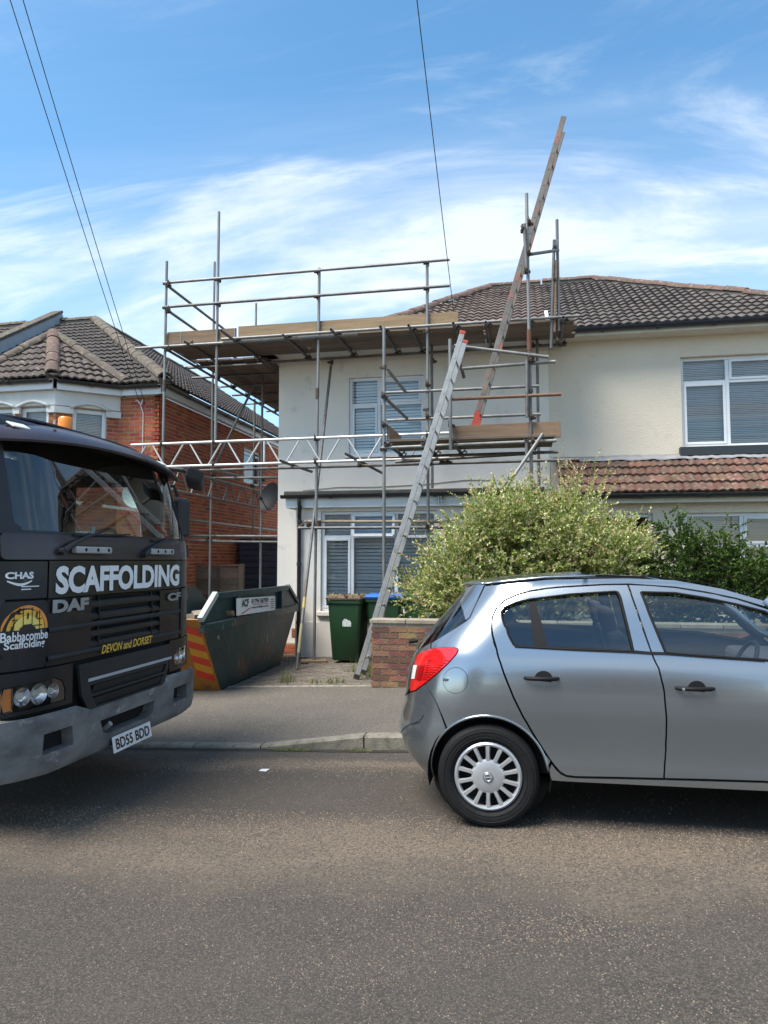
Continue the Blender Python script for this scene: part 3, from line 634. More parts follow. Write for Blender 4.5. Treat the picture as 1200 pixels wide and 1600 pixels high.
# upper bay windows (and the ground floor ones below, mostly behind the lorry)
cw = (P2 - P1).length; zw1 = 4.42; zw0 = 3.0
hol = [(cw * .26, cw * .80, zw0 - Zb, zw1 - Zb), (cw * .26, cw * .80, .75 - Zb, 2.15 - Zb)]
o, u, n, w = bwall(P1, P2, hol)
for h0, h1, c0, c1 in hol: window(hb, o + u * h0 + Z_ * c0, u, n, h1 - h0, c1 - c0, [], None, blind=True, slat=.03, recess=.04, fr=.075, blind_mat=mat('cream_blind', (.62, .63, .60), .6))
hol = [(.25, .78, zw0 - Zb, zw1 - Zb), (.90, 1.48, zw0 - Zb, zw1 - Zb), (.25, 1.48, .75 - Zb, 2.15 - Zb)]
o, u, n, w = bwall(P0, P1, hol)
for h0, h1, c0, c1 in hol: window(hb, o + u * h0 + Z_ * c0, u, n, h1 - h0, c1 - c0, [], None, blind=True, slat=.03, recess=.04, fr=.075, blind_mat=MATS['cream_blind'])
bwall(PM, P0); bwall((-13.5, YL), PM)
def lorry_hides(q): return (q[0] < 296 and q[1] > 648 + max(0, q[0] - 60) * .41) or q[0] < 0 or q[0] > 432
pieces2('brick', BRICK, allb, M_BRK, hb, lorry_hides)
# white rendered band over the bay windows with segmental heads
M_STONE = mat('white_stone_paint', (.66, .66, .63), .7, col2=(.58, .58, .55), scale=3, bump=.15, bscale=40, obj=False)
def band(p, q, z0, z1, d0, d1, nm, ext=0):
    p, q = Vector((p[0], p[1], 0)), Vector((q[0], q[1], 0)); u = (q - p).normalized(); n = Vector((u.y, -u.x, 0)); p = p - u * ext; q = q + u * ext
    MB().add([p + n * d0 + Z_ * z0, q + n * d0 + Z_ * z0, q + n * d1 + Z_ * z0, p + n * d1 + Z_ * z0, p + n * d0 + Z_ * z1, q + n * d0 + Z_ * z1, q + n * d1 + Z_ * z1, p + n * d1 + Z_ * z1],
             [(0, 1, 2, 3), (7, 6, 5, 4), (0, 4, 5, 1), (1, 5, 6, 2), (2, 6, 7, 3), (3, 7, 4, 0)]).build(nm, M_STONE, hb, bevel=.006, fix=True)
for p, q in ((P0, P1), (P1, P2)):
    band(p, q, 4.44, 4.72, .002, .045, 'render_band', .018)
def head(p, q, a0, a1):      # curved hood over a window
    p, q = Vector(p), Vector(q); u = (q - p).normalized(); n = Vector((u.y, -u.x, 0)); pts = []
    for i in range(9): t = i / 8; pts.append(p + u * (a0 - .05 + (a1 - a0 + .1) * t) + n * .065 + Z_ * (4.42 + .10 * math.sin(math.pi * t)))
    MB().path(pts, .03, 6).build('window_hood', M_STONE, hb, smooth=True)
head(P1, P2, cw * .26, cw * .80); head(P0, P1, .25, .78); head(P0, P1, .90, 1.48)
for p, q, s in ((P1, P2, [(-.02, cw * .26), (cw * .80, cw + .02)]), (P0, P1, [(0, .25), (.78, .90), (1.48, 1.62)])):
    u = (q - p).normalized()
    for a, c in s: band(p + u * a, p + u * c, 4.30, 4.425, .002, .06, 'capital', .012)
# eaves
def eave(p, q, m=M_WHITE):
    p, q = Vector((p[0], p[1], TOPZ)), Vector((q[0], q[1], TOPZ)); u = (q - p).normalized(); n = Vector((u.y, -u.x, 0))
    MB().bar(p + n * .14 + Z_ * .09, q + n * .14 + Z_ * .09, .025, .19).build('fascia', m, hb); MB().bar(p + n * .07 + Z_ * .01, q + n * .07 + Z_ * .01, .13, .015).build('soffit', m, hb)
    gutter(hb, p + n * .21 + Z_ * .16, q + n * .21 + Z_ * .16, M_BLACK)
eave(P0 - X_ * .06, P1 + X_ * .03); eave(P1, P2 + X_ * .05); eave(P2 + X_ * .15, (XC + .1, YL)); eave((XC, YL - .15), (XC, 23.5))
# roof: front slope, side slope, hip between them
EZ2 = TOPZ + .2; ex, ey = XC + .22, YL - .22
best = None
for k in range(100, 600):
    d = k / 100; q = atY(150, 503, ey + d)
    if best is None or abs(q.x - (ex - d)) < best[0]: best = (abs(q.x - (ex - d)), d, q.z)
D2, RZ2 = best[1], best[2]; t2 = math.atan2(RZ2 - EZ2, D2); s2 = D2 / math.cos(t2); AP = Vector((ex - D2, ey + D2, RZ2))
b = MB(); XW = -16.0
b.poly([(XW, ey, EZ2), (ex, ey, EZ2), AP, (XW, AP.y, RZ2)]); b.poly([(ex, ey, EZ2), (ex, 24, EZ2), (AP.x, 24, RZ2), AP]); b.poly([(XW, AP.y, RZ2), AP, (AP.x, 24, RZ2), (XW, 24, RZ2 - .6)])
M_TILE_B = mat('dark_slate_tile', (.045, .037, .033), .85, col2=(.072, .060, .053), scale=5, col3=(.15, .135, .115), s3=20, lo3=.60, hi3=.74, bump=.3, bscale=70, isl=.22, obj=False)
roofB = b.build('roof', MATS['roof_underlay'], hb)
TILE4 = tile_mesh('roof_tile_dark')
ms = tile_field((XW, ey, EZ2), X_, (0, math.cos(t2), math.sin(t2)), [(0, -.05), (ex - XW, -.05), (AP.x - XW, s2), (0, s2)])
ms2 = tile_field((ex, ey, EZ2), (0, 1, 0), (-math.cos(t2), 0, math.sin(t2)), [(0, -.05), (24 - ey, -.05), (24 - ey, s2), (D2, s2)])
pieces2('roof_tile', TILE4, ms + ms2, M_TILE_B, roofB, lambda q: q[0] < -10 or q[0] > 445 or q[1] > 720)
M_RID2 = mat('mossy_ridge', (.125, .10, .08), .95, col2=(.085, .072, .06), scale=8, col3=(.24, .21, .12), s3=12, lo3=.54, hi3=.68, bump=.5, bscale=45, isl=.2, obj=False)
ridge_tiles(roofB, (ex, ey, EZ2 + .06), AP + Z_ * .05, M_RID2, r=.15); ridge_tiles(roofB, AP + Z_ * .05, (XW, AP.y, RZ2 + .05), M_RID2, r=.13); ridge_tiles(roofB, AP + Z_ * .03, (AP.x, 24, RZ2 + .03), M_RID2, r=.12)
# party parapet
xp = atY(92, 500, AP.y).x; pa = Vector((xp, ey - .1, EZ2 + .10)); pc = Vector((xp, AP.y + .1, RZ2 + .10)); up_ = Vector((0, -math.sin(t2), math.cos(t2)))
MB().bar(pa + up_ * .06, pc + up_ * .06, .22, .34, up_).build('parapet', mat('painted_parapet', (.34, .39, .43), .8, col2=(.28, .32, .35), scale=4), roofB, bevel=.01)
MB().bar(pa + up_ * .26, pc + up_ * .26, .30, .07, up_).build('coping', M_RID2, roofB, bevel=.01)
# bay roof
BA = atY(84, 524, 13.1); e0 = Vector((P0.x - .05, P0.y - .22, EZ2)); e1 = Vector((P1.x + .07, P1.y - .22, EZ2)); e2 = Vector((P2.x + .22, P2.y - .12, EZ2))
b = MB().poly([e0, e1, BA]).poly([e1, e2, BA]).poly([e2, Vector((e2.x, 13.6, EZ2 + .4)), BA + Vector((0, .8, 0)), BA]).poly([Vector((e0.x - .7, ey, EZ2)), e0, BA])
bayroof = b.build('bay_roof', MATS['roof_underlay'], hb)
TILE5 = tile_mesh('bay_tile'); ms = []
for a, c in ((e0, e1), (e1, e2)):
    u = (c - a).normalized(); mid = a + u * (BA - a).dot(u); v = (BA - mid); lv = v.length; ms += tile_field(a, u, v, [(0, -.04), ((c - a).length, -.04), ((BA - a).dot(u), lv)], gauge=.27, jit=1.5)
pieces2('roof_tile', TILE5, ms, mat('bay_tile', (.065, .050, .043), .9, col2=(.10, .08, .068), scale=5, col3=(.27, .25, .22), s3=15, lo3=.58, hi3=.70, bump=.4, bscale=60, isl=.25, obj=False), bayroof, lambda q: q[0] < -10)
ridge_tiles(bayroof, e1 + Z_ * .05, BA + Z_ * .04, M_RIDGE, r=.13, l=.45); ridge_tiles(bayroof, e2 + Z_ * .05, BA + Z_ * .04, M_RID2, r=.13, l=.45); ridge_tiles(bayroof, e0 + Z_ * .05, BA + Z_ * .04, M_RID2, r=.13, l=.45)
# cable bracket, cable down the brickwork, string course on the side wall
BRK = atY(218, 629, YL - .03); sq = MB(); sq.path([BRK + Vector((-.07, -.02, .03)), BRK + Vector((-.02, -.04, .04)), BRK + Vector((.01, -.03, -.01)), BRK + Vector((.05, -.02, -.05)), BRK + Vector((.08, -.03, .05))], .012, 6); sq.build('cable_hook', M_WHITE, hb, smooth=True)
MB().path([BRK, BRK + Vector((.08, 0, -.2)), BRK + Vector((.085, 0, -1.2)), BRK + Vector((.085, 0, -4))], .007, 5).build('cable', M_WHITE, hb)
zs = atX(330, 816, XC).z; MB().box(XC - .005, XC + .018, YL, 23.5, zs - .02, zs + .02).build('string_course', M_BLACK, hb)

# ================================================================== DISHES, FENCE, SHED, WIRES
def dish(label, c, n, r, m, wall_pt):
    c, n = Vector(c), Vector(n).normalized(); t = thing('satellite_dish', label, 'satellite dish', tuple(wall_pt)); b = MB()
    pr_ = [(r * i / 8, .16 * r * (i / 8) ** 2 * 2) for i in range(9)]; pr_[0] = (.002, 0); b.lathe(c, n, pr_ + [(r * 1.0, .32 * r - .012)] + [(r * i / 8, .32 * r * (i / 8) ** 2 - .012) for i in range(7, 0, -1)], 28)
    b.build('reflector', m, t, smooth='auto', fix=True); s = n.cross(Z_).normalized(); dn = s.cross(n)
    MB().path([c - dn * r * .9 * (1 if dn.z > 0 else -1) + n * .2 * r, c + n * r * .9 - dn * r * .35 * (1 if dn.z > 0 else -1)], .012, 6).build('feed_arm', m, t)
    MB().tube(c + n * r * .85 - dn * r * .35 * (1 if dn.z > 0 else -1), c + n * r * 1.1 - dn * r * .33 * (1 if dn.z > 0 else -1), .03, 10).build('receiver', m, t)
    MB().path([c - n * .02, c - n * .10, Vector(wall_pt)], .02, 8).build('mount', m, t); return t
dc = atY(426, 778, 13.4); dish('dark grey satellite dish on the side wall of the painted house', (dc.x, dc.y, dc.z), (-.5, -.8, .25), .29, mat('dish_grey', (.022, .023, .026), .6), (CX, 13.7, dc.z - .1))
d2 = atY(216, 775, 12.1); dish('white satellite dish seen through the cab window against red brick', d2, (.35, -.9, .25), .27, M_WHITE, (d2.x - .05, YL, d2.z - .12))
M_FENCE = mat('fence_timber', (.17, .125, .09), .9, col2=(.10, .078, .06), scale=5, stretch=(1, 1, 7), bump=.3, bscale=30, isl=.25, obj=False)
fy = 14.2; fx0, fx1 = atY(309, 900, fy).x, atY(374, 900, fy).x; fz1 = atY(340, 884, fy).z
fn = thing('garden_fence', 'weathered brown timber fence panel between the two houses', 'fence', ((fx0 + fx1) / 2, fy, -.1))
MB().box(fx0 - .10, fx0 - .005, fy - .05, fy + .05, -.2, fz1 + .06).build('post', mat('red_brown_post', (.24, .10, .06), .85, col2=(.17, .08, .05), scale=9), fn, bevel=.006)
MB().box(fx1 + .005, fx1 + .10, fy - .05, fy + .05, -.2, fz1 + .04).build('post', M_FENCE, fn, bevel=.006)
for i in range(15):
    z = fz1 - .04 - i * .115
    if z < -.1: break
    MB().bar((fx0, fy + random.uniform(-.012, .012), z - .05 + random.uniform(-.012, .012)), (fx1, fy + random.uniform(-.012, .012), z - .05 + random.uniform(-.012, .012)), .014, .125).build('slat', M_FENCE, fn)
MB().bar((fx0, fy, fz1 + .01), (fx1, fy, fz1 + .01), .06, .035).build('capping', M_FENCE, fn)
MB().bar(((fx0 + fx1) / 2, fy - .025, -.1), ((fx0 + fx1) / 2, fy - .025, fz1), .045, .02, (0, 1, 0)).build('batten', M_FENCE, fn)
sy = 16.2; sx0, sx1 = atY(374, 880, sy).x, CX - .03; sz1 = atY(400, 846, sy).z
sh = thing('shed', 'dark blue-grey timber side gate and shed behind the fence', 'shed', ((sx0 + sx1) / 2, sy, -.1)); M_SHED = mat('blue_grey_stain', (.045, .052, .075), .7, col2=(.035, .04, .058), scale=6, isl=.15)
MB().box(sx0 + .02, sx1 - .02, sy + .03, sy + 1.6, -.15, sz1 - .05).build('body', M_SHED, sh)
n_ = int((sz1 + .1) / .14); xm = sx0 + (sx1 - sx0) * .48
for i in range(n_ + 1): MB().bar((sx0, sy, -.05 + i * .14), (xm - .02, sy, -.05 + i * .14), .022, .128).build('board', M_SHED, sh, bevel=.004)
for i in range(5): x = xm + .05 + i * .118; MB().box(x, x + .108, sy - .01, sy + .02, -.1, sz1 - .02).build('door_board', M_SHED, sh, bevel=.004) if x + .108 < sx1 + .02 else None
MB().box(xm - .015, xm + .04, sy - .025, sy + .02, -.12, sz1).build('frame_post', M_SHED, sh)
MB().box(sx0 - .06, sx1, sy - .08, sy + 1.7, sz1, sz1 + .05).build('roof', M_FELT, sh)
M_WIRE = mat('wire_black', (.02, .02, .022), .5)
def wire(label, A, px, py, Yq, sag):
    A = Vector(A); Q = atY(px, py, Yq); d = (Q - A) / (Q.y - A.y); E = A + d * (-2 - A.y); n = 28; pts = []
    for i in range(n + 1): t = i / n; p = A.lerp(E, t); pts.append((p.x, p.y, p.z - sag * 4 * t * (1 - t) * (1 - t)))
    o = MB().path(pts, .006, 5).build('overhead_wire', M_WIRE, smooth=True); tag(o, label, 'wire', 'overhead wires')
wire('leftmost overhead wire, running up from the brick house corner', BRK, 18, -8, 7.2, .18)
wire('overhead wire just right of the leftmost one, above the brick house', BRK + Vector((.12, 0, -.05)), 38, -8, 7.2, .18)
wire('single overhead wire rising from the painted house behind the guard rails', (-1.12, 12.25, 5.55), 651, -8, 7.0, .05)
wl = thing('wall_light', 'small black wall light on the white fascia beside the ladder', 'lamp', tuple(atY(688, 775, YB - .13)))
c = atY(688, 777, YB - .14); MB().box(c.x - .07, c.x + .07, c.y - .09, c.y, c.z + .01, c.z + .035).build('hood', M_BLACK, wl, bevel=.004); MB().tube(c + Vector((0, -.05, .01)), c + Vector((0, -.05, -.09)), .045, 12).build('lantern', glass('lamp_glass', (.5, .5, .5), .1), wl); MB().box(c.x - .03, c.x + .03, c.y - .02, c.y + .012, c.z - .05, c.z + .05).build('back_plate', M_BLACK, wl)

# ================================================================== GARDEN WALL
gw = thing('garden_wall', 'low old red brick garden wall with flat coping, beside the ladder foot', 'wall', (-1.9, 8.95, 0))
GY = 8.93; GX0 = atY(581, 1000, GY).x; GX1 = 7.0; gtop = atY(620, 968, GY).z; gb = -.05
MB().box(GX0 + .006, GX1, GY + .006, GY + .21, gb, gtop - .052).build('core', M_MORT, gw)
M_BRK2 = mat('old_brick', (.215, .095, .06), .92, col2=(.155, .075, .055), scale=6, col3=(.20, .15, .06), s3=3.2, lo3=.48, hi3=.66, bump=.5, bscale=60, isl=.34, obj=False)
hh = gtop - .05 - gb; ms = brick_field((GX0, GY, gb), X_, NF, GX1 - GX0, hh) + brick_field((GX0, GY + .215, gb), (0, -1, 0), (-1, 0, 0), .215, hh, shift=1)
BR2 = brick_b.mesh('brick_old'); pieces2('brick', BR2, ms, M_BRK2, gw, lambda q: q[0] > 712, stuff='brick_field')
x = GX0 - .03; k = 0
while x < GX1:
    l = .46; b = MB().box(x + .004, x + l - .004, GY - .025, GY + .24, gtop - .05, gtop + random.uniform(-.003, .003)); b.build('coping_stone', mat('coping', (.34, .29, .22), .9, col2=(.25, .21, .16), scale=8, bump=.4, bscale=60, isl=.15, obj=False), gw, bevel=.008); x += l
# ================================================================== SCAFFOLD
M_GALV = mat('galvanised_tube', (.26, .26, .25), .55, metal=.5, col2=(.175, .172, .165), scale=6, stretch=(1, 1, .35), col3=(.22, .19, .16), s3=9, lo3=.62, hi3=.75, bump=.06, bscale=40, obj=False)
M_OLD = mat('dull_steel_tube', (.20, .195, .19), .6, metal=.6, col2=(.13, .125, .12), scale=7, col3=(.16, .09, .06), s3=6, lo3=.56, hi3=.70, bump=.08, bscale=40, obj=False)
M_RUST = mat('rusty_tube', (.22, .115, .075), .75, metal=.25, col2=(.15, .085, .06), scale=8, col3=(.30, .20, .15), s3=12, lo3=.6, hi3=.7, bump=.15, bscale=60, obj=False)
M_ALU = mat('aluminium_beam', (.60, .60, .585), .45, metal=.4, col2=(.50, .50, .485), scale=8, obj=False)
M_COUP = mat('coupler_steel', (.085, .075, .068), .6, metal=.7, col2=(.13, .09, .06), scale=30, bump=.2, bscale=60)
M_BOARD = mat('scaffold_board', (.30, .195, .112), .85, col2=(.20, .135, .082), scale=3, stretch=(.5, 3, 9), col3=(.16, .125, .09), s3=5, lo3=.55, hi3=.72, bump=.25, bscale=25, isl=.16, obj=False)
M_DECK = mat('weathered_deck_board', (.215, .165, .125), .9, col2=(.15, .118, .09), scale=3, stretch=(.5, 5, 4), col3=(.10, .085, .07), s3=4, lo3=.55, hi3=.72, bump=.25, bscale=25, isl=.25, obj=False)
sc_ = thing('scaffold', 'steel tube and board scaffold wrapped round the painted house', 'scaffold', (-2.2, 11.35, gz(-2.2) + .09))
TR = .0242; F0 = 11.35; IN = 12.38; NR = 10.25
COUP = MB(); COUP.lathe((0, 0, -.024), Z_, [(.026, 0), (.036, .002), (.036, .046), (.026, .048)], 10); COUP.lathe((-.024, -.055, 0), X_, [(.026, 0), (.036, .002), (.036, .046), (.026, .048)], 10)
COUP.box(.026, .062, -.016, .016, -.018, .018); COUP.tube((.045, -.03, 0), (.045, .045, 0), .008, 6); COUP.box(-.018, .018, -.10, -.085, .01, .03); COUP.tube((-.012, -.07, .036), (-.012, -.07, .075), .008, 6); COUP.box(-.03, .01, -.075, -.045, .03, .05)
COUPM = COUP.mesh('coupler', 'auto'); COUPM.materials.append(M_COUP)
def coup(p, rz=None): inst('coupler', COUPM, Matrix.Translation(p) @ Matrix.Rotation(random.choice((0, .05, -.05, math.pi)) if rz is None else rz, 4, 'Z') @ Matrix.Rotation(random.uniform(-.1, .1), 4, 'Y'), sc_)
def tb(p, q, name='ledger', m=M_GALV): return MB().tube(p, q, TR, 10, hollow=True).build(name, m, sc_, smooth='auto')
def T(x0, y0, Y0, x1, y1, Y1, name='ledger', m=M_GALV): p, q = atY(x0, y0, Y0), atY(x1, y1, Y1); tb(p, q, name, m); return p, q
def upright(px, py, Y, z0, z1=None, m=M_GALV, name='standard'):
    p = atY(px, py, Y); z1 = p.z if z1 is None else z1; tb((p.x, Y, z0), (p.x + random.uniform(-.01, .01), Y, z1), name, m); return p.x
def grd(x): return gz(x) + .095
ZD = 5.27; ZR1, ZR2 = 6.40, 5.97
xA = atY(256, 640, F0).x; tb((xA, F0, grd(-6)), (xA, F0, 4.598), 'standard'); MB().tube((xA, F0, 4.5), (xA, F0, 4.7), .031, 10).build('sleeve_coupler', M_COUP, sc_)
tb((xA, F0, 4.6), (xA, F0, 6.80), 'standard')
xB = atY(339.5, 500, F0).x; tb((xB, F0, 3.52), (xB, F0, 7.60), 'standard')
xCc = atY(495, 640, F0).x; tb((xCc - .02, F0, grd(xCc) + .04), (xCc + .03, F0, 6.46), 'standard'); 
sl2 = MB().tube((xCc + .006, F0, 4.25), (xCc + .008, F0, 4.43), .031, 10); sl2.build('sleeve_coupler', M_COUP, sc_)
xE = atY(668, 560, F0).x; tb((xE, F0, grd(xE)), (xE, F0, 6.42), 'standard', M_GALV)
xD = atY(600, 640, NR).x; tb((xD, NR, grd(xD)), (xD, NR, atY(600, 512, NR).z), 'standard')
xF = atY(829, 600, NR).x; tb((xF, NR, grd(xF)), (xF - .01, NR, 4.75), 'standard', M_OLD); tb((xF - .012, NR + .002, 4.752), (xF - .02, NR, atY(827, 302, NR).z), 'standard'); MB().tube((xF - .011, NR, 4.55), (xF - .011, NR, 4.85), .033, 10).build('sleeve_coupler', mat('rusty_sleeve', (.16, .07, .04), .8, metal=.3), sc_)
xG = atY(872, 450, F0).x; tb((xG, F0, 5.15), (xG, F0, atY(873, 343, F0).z), 'standard')
p = atY(866, 375, F0 - .06); q = atY(861, 545, F0 - .06); tb(p, q, 'brace', M_OLD); p = atY(869, 408, F0 - .03); q = atY(866, 520, F0 - .03); MB().bar(p, q, .03, .09, (0, 1, 0)).build('board_offcut', M_BOARD, sc_)
p, q = T(819, 350, NR - .06, 823, 425, NR - .06, 'brace', M_OLD); T(823, 562, NR - .06, 823.5, 652, NR - .06, 'brace', M_OLD); T(823, 682, NR - .06, 823, 715, NR - .06, 'brace', M_OLD)
T(831, 397, NR + .05, 872, 391, F0, 'guard_rail', M_OLD)
x7 = atY(703.5, 600, NR - .1).x; tb((x7, NR - .1, atY(703, 703, NR - .1).z), (x7, NR - .1, atY(703, 530, NR - .1).z), 'standard')
# inner row and side row standards
xI = atY(840, 620, IN).x; tb((xI, IN - .2, 2.82), (xI, IN - .2, 5.4), 'standard', M_OLD)
xJ = atY(677, 600, IN).x; tb((xJ, IN - .2, 2.82), (xJ, IN - .2, 5.3), 'standard', M_OLD)
XS_ = xA
for px, py, z1, zb in ((334, 500, 7.60, None), (397, 700, 5.3, 2.0)):
    p = atX(px, py, XS_); tb((XS_, p.y, grd(-6) if zb is None else zb), (XS_, p.y, z1), 'standard')
p = atY(409, 700, 13.6); tb((p.x, 13.6, grd(-5)), (p.x, 13.6, 5.32), 'standard', M_GALV)
p = atY(400, 490, 15.0); tb((p.x, 15, 5.2), (p.x, 15, atY(400, 474, 15).z), 'standard')
# main deck ledgers and guard rails
tb((atY(214, 546, F0).x, F0 - .05, ZD), (atY(560, 522, F0).x, F0 - .05, ZD + .005)); tb((atY(350, 534, F0).x, F0 - .10, ZD + .05), (atY(905, 492, F0).x, F0 - .10, ZD + .07), 'ledger')
tb((-4.60, IN, ZD - .06), (atY(885, 536, IN).x, IN, ZD - .03), 'ledger', M_OLD); tb((-6.2, IN + .12, ZD - .05), (-4.45, IN + .12, ZD - .05), 'ledger', M_OLD)
for z in (ZR1, ZR2): tb((xA - .02, F0 - .05, z - .005), (atY(703, 407, F0).x, F0 - .05, z + .01), 'guard_rail', M_OLD if z == ZR2 else M_GALV)
# side return
tb((XS_ + .05, F0 - .1, ZD - .05), (XS_ + .05, 17.2, ZD - .05), 'ledger', M_OLD)
for z in (ZR1, ZR2): tb((XS_ + .05, F0 - .1, z - .06), (XS_ + .05, 17.0, z - .06), 'guard_rail', M_OLD)
tb((CX - .12, IN - .4, ZD - .1), (CX - .12, 17.2, ZD - .1), 'ledger', M_OLD)
for i, y in enumerate((12.6, 13.4, 14.2, 15.0, 15.9, 16.8)): tb((XS_ - random.uniform(.15, .5), y, ZD - .0), (CX - .05, y, ZD - .0), 'transom', M_OLD if i % 2 else M_GALV); coup((XS_ + .05, y, ZD - .03))
# transoms under the front deck, some poking out towards the street
for x, y0 in ((-5.6, 11.15), (-4.75, 10.72), (-3.85, 11.12), (-3.0, 10.98), (-2.2, 11.0), (-1.75, 11.02), (-1.05, 11.05), (-.55, 11.1), (.1, 11.05), (.62, 11.1)):
    tb((x, y0, ZD + .012), (x + .03, IN + random.uniform(.03, .2), ZD + .006), 'transom', M_OLD); coup((x, F0 - .05, ZD + .01), 1.57); coup((x + .02, IN - .02, ZD - .03), 1.57)
def board(p, q, w, t, nm='board', m=M_DECK, up=(0, 0, 1)):
    o = MB().bar(p, q, w, t, up).build(nm, m, sc_, bevel=.004); return o
# deck boards
for k in range(4):
    y = F0 + .09 + k * .235 + .03; x = -6.12; cuts = [(-6.12, -2.95), (-2.94, -.62), (-.61, .86)] if k % 2 else [(-6.05, -3.7), (-3.69, -.3), (-.29, .80)]
    for a, c in cuts: board((a + random.uniform(0, .04), y, ZD + .06), (c, y + random.uniform(-.008, .008), ZD + .06), .226, .038)
for k in range(6):
    x = XS_ + .16 + k * .235
    if x + .11 > CX - .02: break
    for a, c in ((12.45, 14.9), (14.92, 17.1)) if k % 2 else ((12.42, 13.6), (13.62, 16.9)): board((x, a, ZD + .055 + .03 * (k % 2 == 9)), (x, c, ZD + .055), .226, .038)
# toe boards
def toe(a, c, Y, z0, h=.226, t=.036, tilt=0, m=M_BOARD): board((a, Y, z0 + h / 2), (c, Y, z0 + h / 2 + tilt), t, h, 'toe_board', m)
toe(xA + .02, -4.78, F0 + .045, ZD + .04, .235); toe(-4.74, -1.0, F0 + .05, ZD + .055, .245, tilt=.01)
board((xA - .03, F0 + .1, ZD + .16), (xA - .03, 12.6, ZD + .16), .036, .226, 'toe_board', M_BOARD)
for x in (xA + .28, -4.80): MB().box(x - .01, x + .01, F0 + .02, F0 + .028, ZD + .045, ZD + .27).build('end_band', M_GALV, sc_)
# lattice beams
def lattice(p, q, h, r=.024, step=.33, m=M_ALU, name='lattice_beam'):
    p, q = Vector(p), Vector(q); d = (q - p).normalized(); L_ = (q - p).length; n = int(L_ / step); s = L_ / n
    o = MB().tube(p, q, r, 10, hollow=True).tube(p - Z_ * h, q - Z_ * h, r, 10, hollow=True).build(name, m, sc_, smooth='auto')
    for i in range(n):
        a, c = p + d * (s * i + .05), p + d * (s * (i + 1) - .05)
        if i % 2 == 0: MB().tube(a - Z_ * h, c, .015, 8).build('lacing', m, o, smooth='auto')
        else: MB().tube(a, c - Z_ * h, .015, 8).build('lacing', m, o, smooth='auto')
    for x in (p + d * L_ * .44,): MB().tube(x, x - Z_ * h, .018, 8).build('lacing', m, o, smooth='auto')
p = atY(205, 697, F0 - .06); q = atY(702, 678, F0 - .06); lattice((p.x, F0 - .06, 3.575), (q.x, F0 - .06, 3.60), .395)
p1 = atX(288, 738, XS_ + .05); p2 = atX(428, 770, XS_ + .05); lattice((XS_ + .05, p1.y - .5, 3.19), (XS_ + .05, 17.0, 3.19), .37, step=.36, r=.022, m=M_GALV)
# bridging and lower ledgers
T(283, 736, F0 + .03, 905, 718, F0 + .03, 'ledger', M_OLD); T(330, 747, 13.45, 433, 746, 13.45); T(262, 837, 13.42, 436, 838, 13.42); T(262, 844, 13.35, 340, 845, 13.35, 'ledger', M_OLD); T(332, 846, 13.35, 440, 847, 13.35, 'ledger', M_OLD)
T(335, 735, 12.4, 412, 752, 15.2, 'ledger'); T(402, 760, 15.8, 432, 758, 15.8)
T(401, 594, 13.6, 337, 724, 13.5, 'brace', M_OLD)
T(466, 825, F0 - .05, 705, 824, F0 - .05, 'ledger', M_OLD); T(476, 815, F0 + .10, 712, 815, F0 + .10, 'ledger', mat('buff_tube', (.30, .24, .17), .7, metal=.2, col2=(.22, .17, .12), scale=6, obj=False))
# raker with a yellow band
a, c = atY(517, 572, IN - .1), atY(463.5, 1048, 10.55); c.z = grd(c.x) + .0; tb(a, c, 'raker', M_OLD)
d = (a - c).normalized(); MB().tube(c + d * .95, c + d * 1.12, .0262, 10).build('painted_band', mat('yellow_paint', (.50, .38, .13), .6, col2=(.42, .32, .14), scale=12), sc_); MB().tube(c + d * .25, c + d * .7, .0256, 10).build('painted_band', mat('faded_yellow', (.36, .32, .18), .7, col2=(.27, .26, .19), scale=9), sc_)
MB().obox((xCc - .02, F0 - .02, grd(xCc) + .018), (.20, .05, 0), (-.03, .11, 0), (0, 0, .019)).build('sole_board', M_BOARD, sc_, bevel=.004)
# ladder access bay: lower platform
ZP = 3.28
tb((atY(597, 709, NR).x, NR - .05, ZP - .06), (atY(869, 692, NR).x, NR - .05, ZP - .03)); 
tb((atY(600, 716, NR + .9).x, NR + .9, ZP - .06), (atY(872, 705, NR + .9).x, NR + .9, ZP - .05), 'ledger', M_OLD)
T(618, 722, F0 - .1, 838, 708, F0 - .1, 'ledger', M_OLD)
for px, py in ((604, 690), (706, 690), (662, 700), (822, 680)):
    x = atY(px, py, NR).x; tb((x, NR - .12, ZP + .0), (x + .05, NR + 1.02, ZP - .01), 'transom', M_OLD); coup((x, NR - .05, ZP - .02), 1.57); coup((x + .05, NR + .9, ZP - .03), 1.57)
for px, py, pq, yq in ((438, 720, 487, 737), (540, 709, 597, 739)): T(px, py, F0 - .35, pq, yq, F0 + .75, 'transom', M_OLD)
xl, xr_ = atY(607, 690, NR).x, atY(866, 690, NR).x
for k in range(4): board((xl, NR + .09 + k * .235, ZP + .05), (xr_, NR + .09 + k * .235, ZP + .05), .226, .038)
a = atY(707, 682, NR + .02); c = atY(876, 669, NR + .02); toe(a.x, c.x, NR + .02, (a.z + c.z) / 2 - .115, .23, tilt=.02)
a = atY(608, 678, NR + .1); board((a.x, NR + .02, a.z), (a.x + .02, NR + .95, a.z), .036, .22, 'toe_board', M_BOARD)
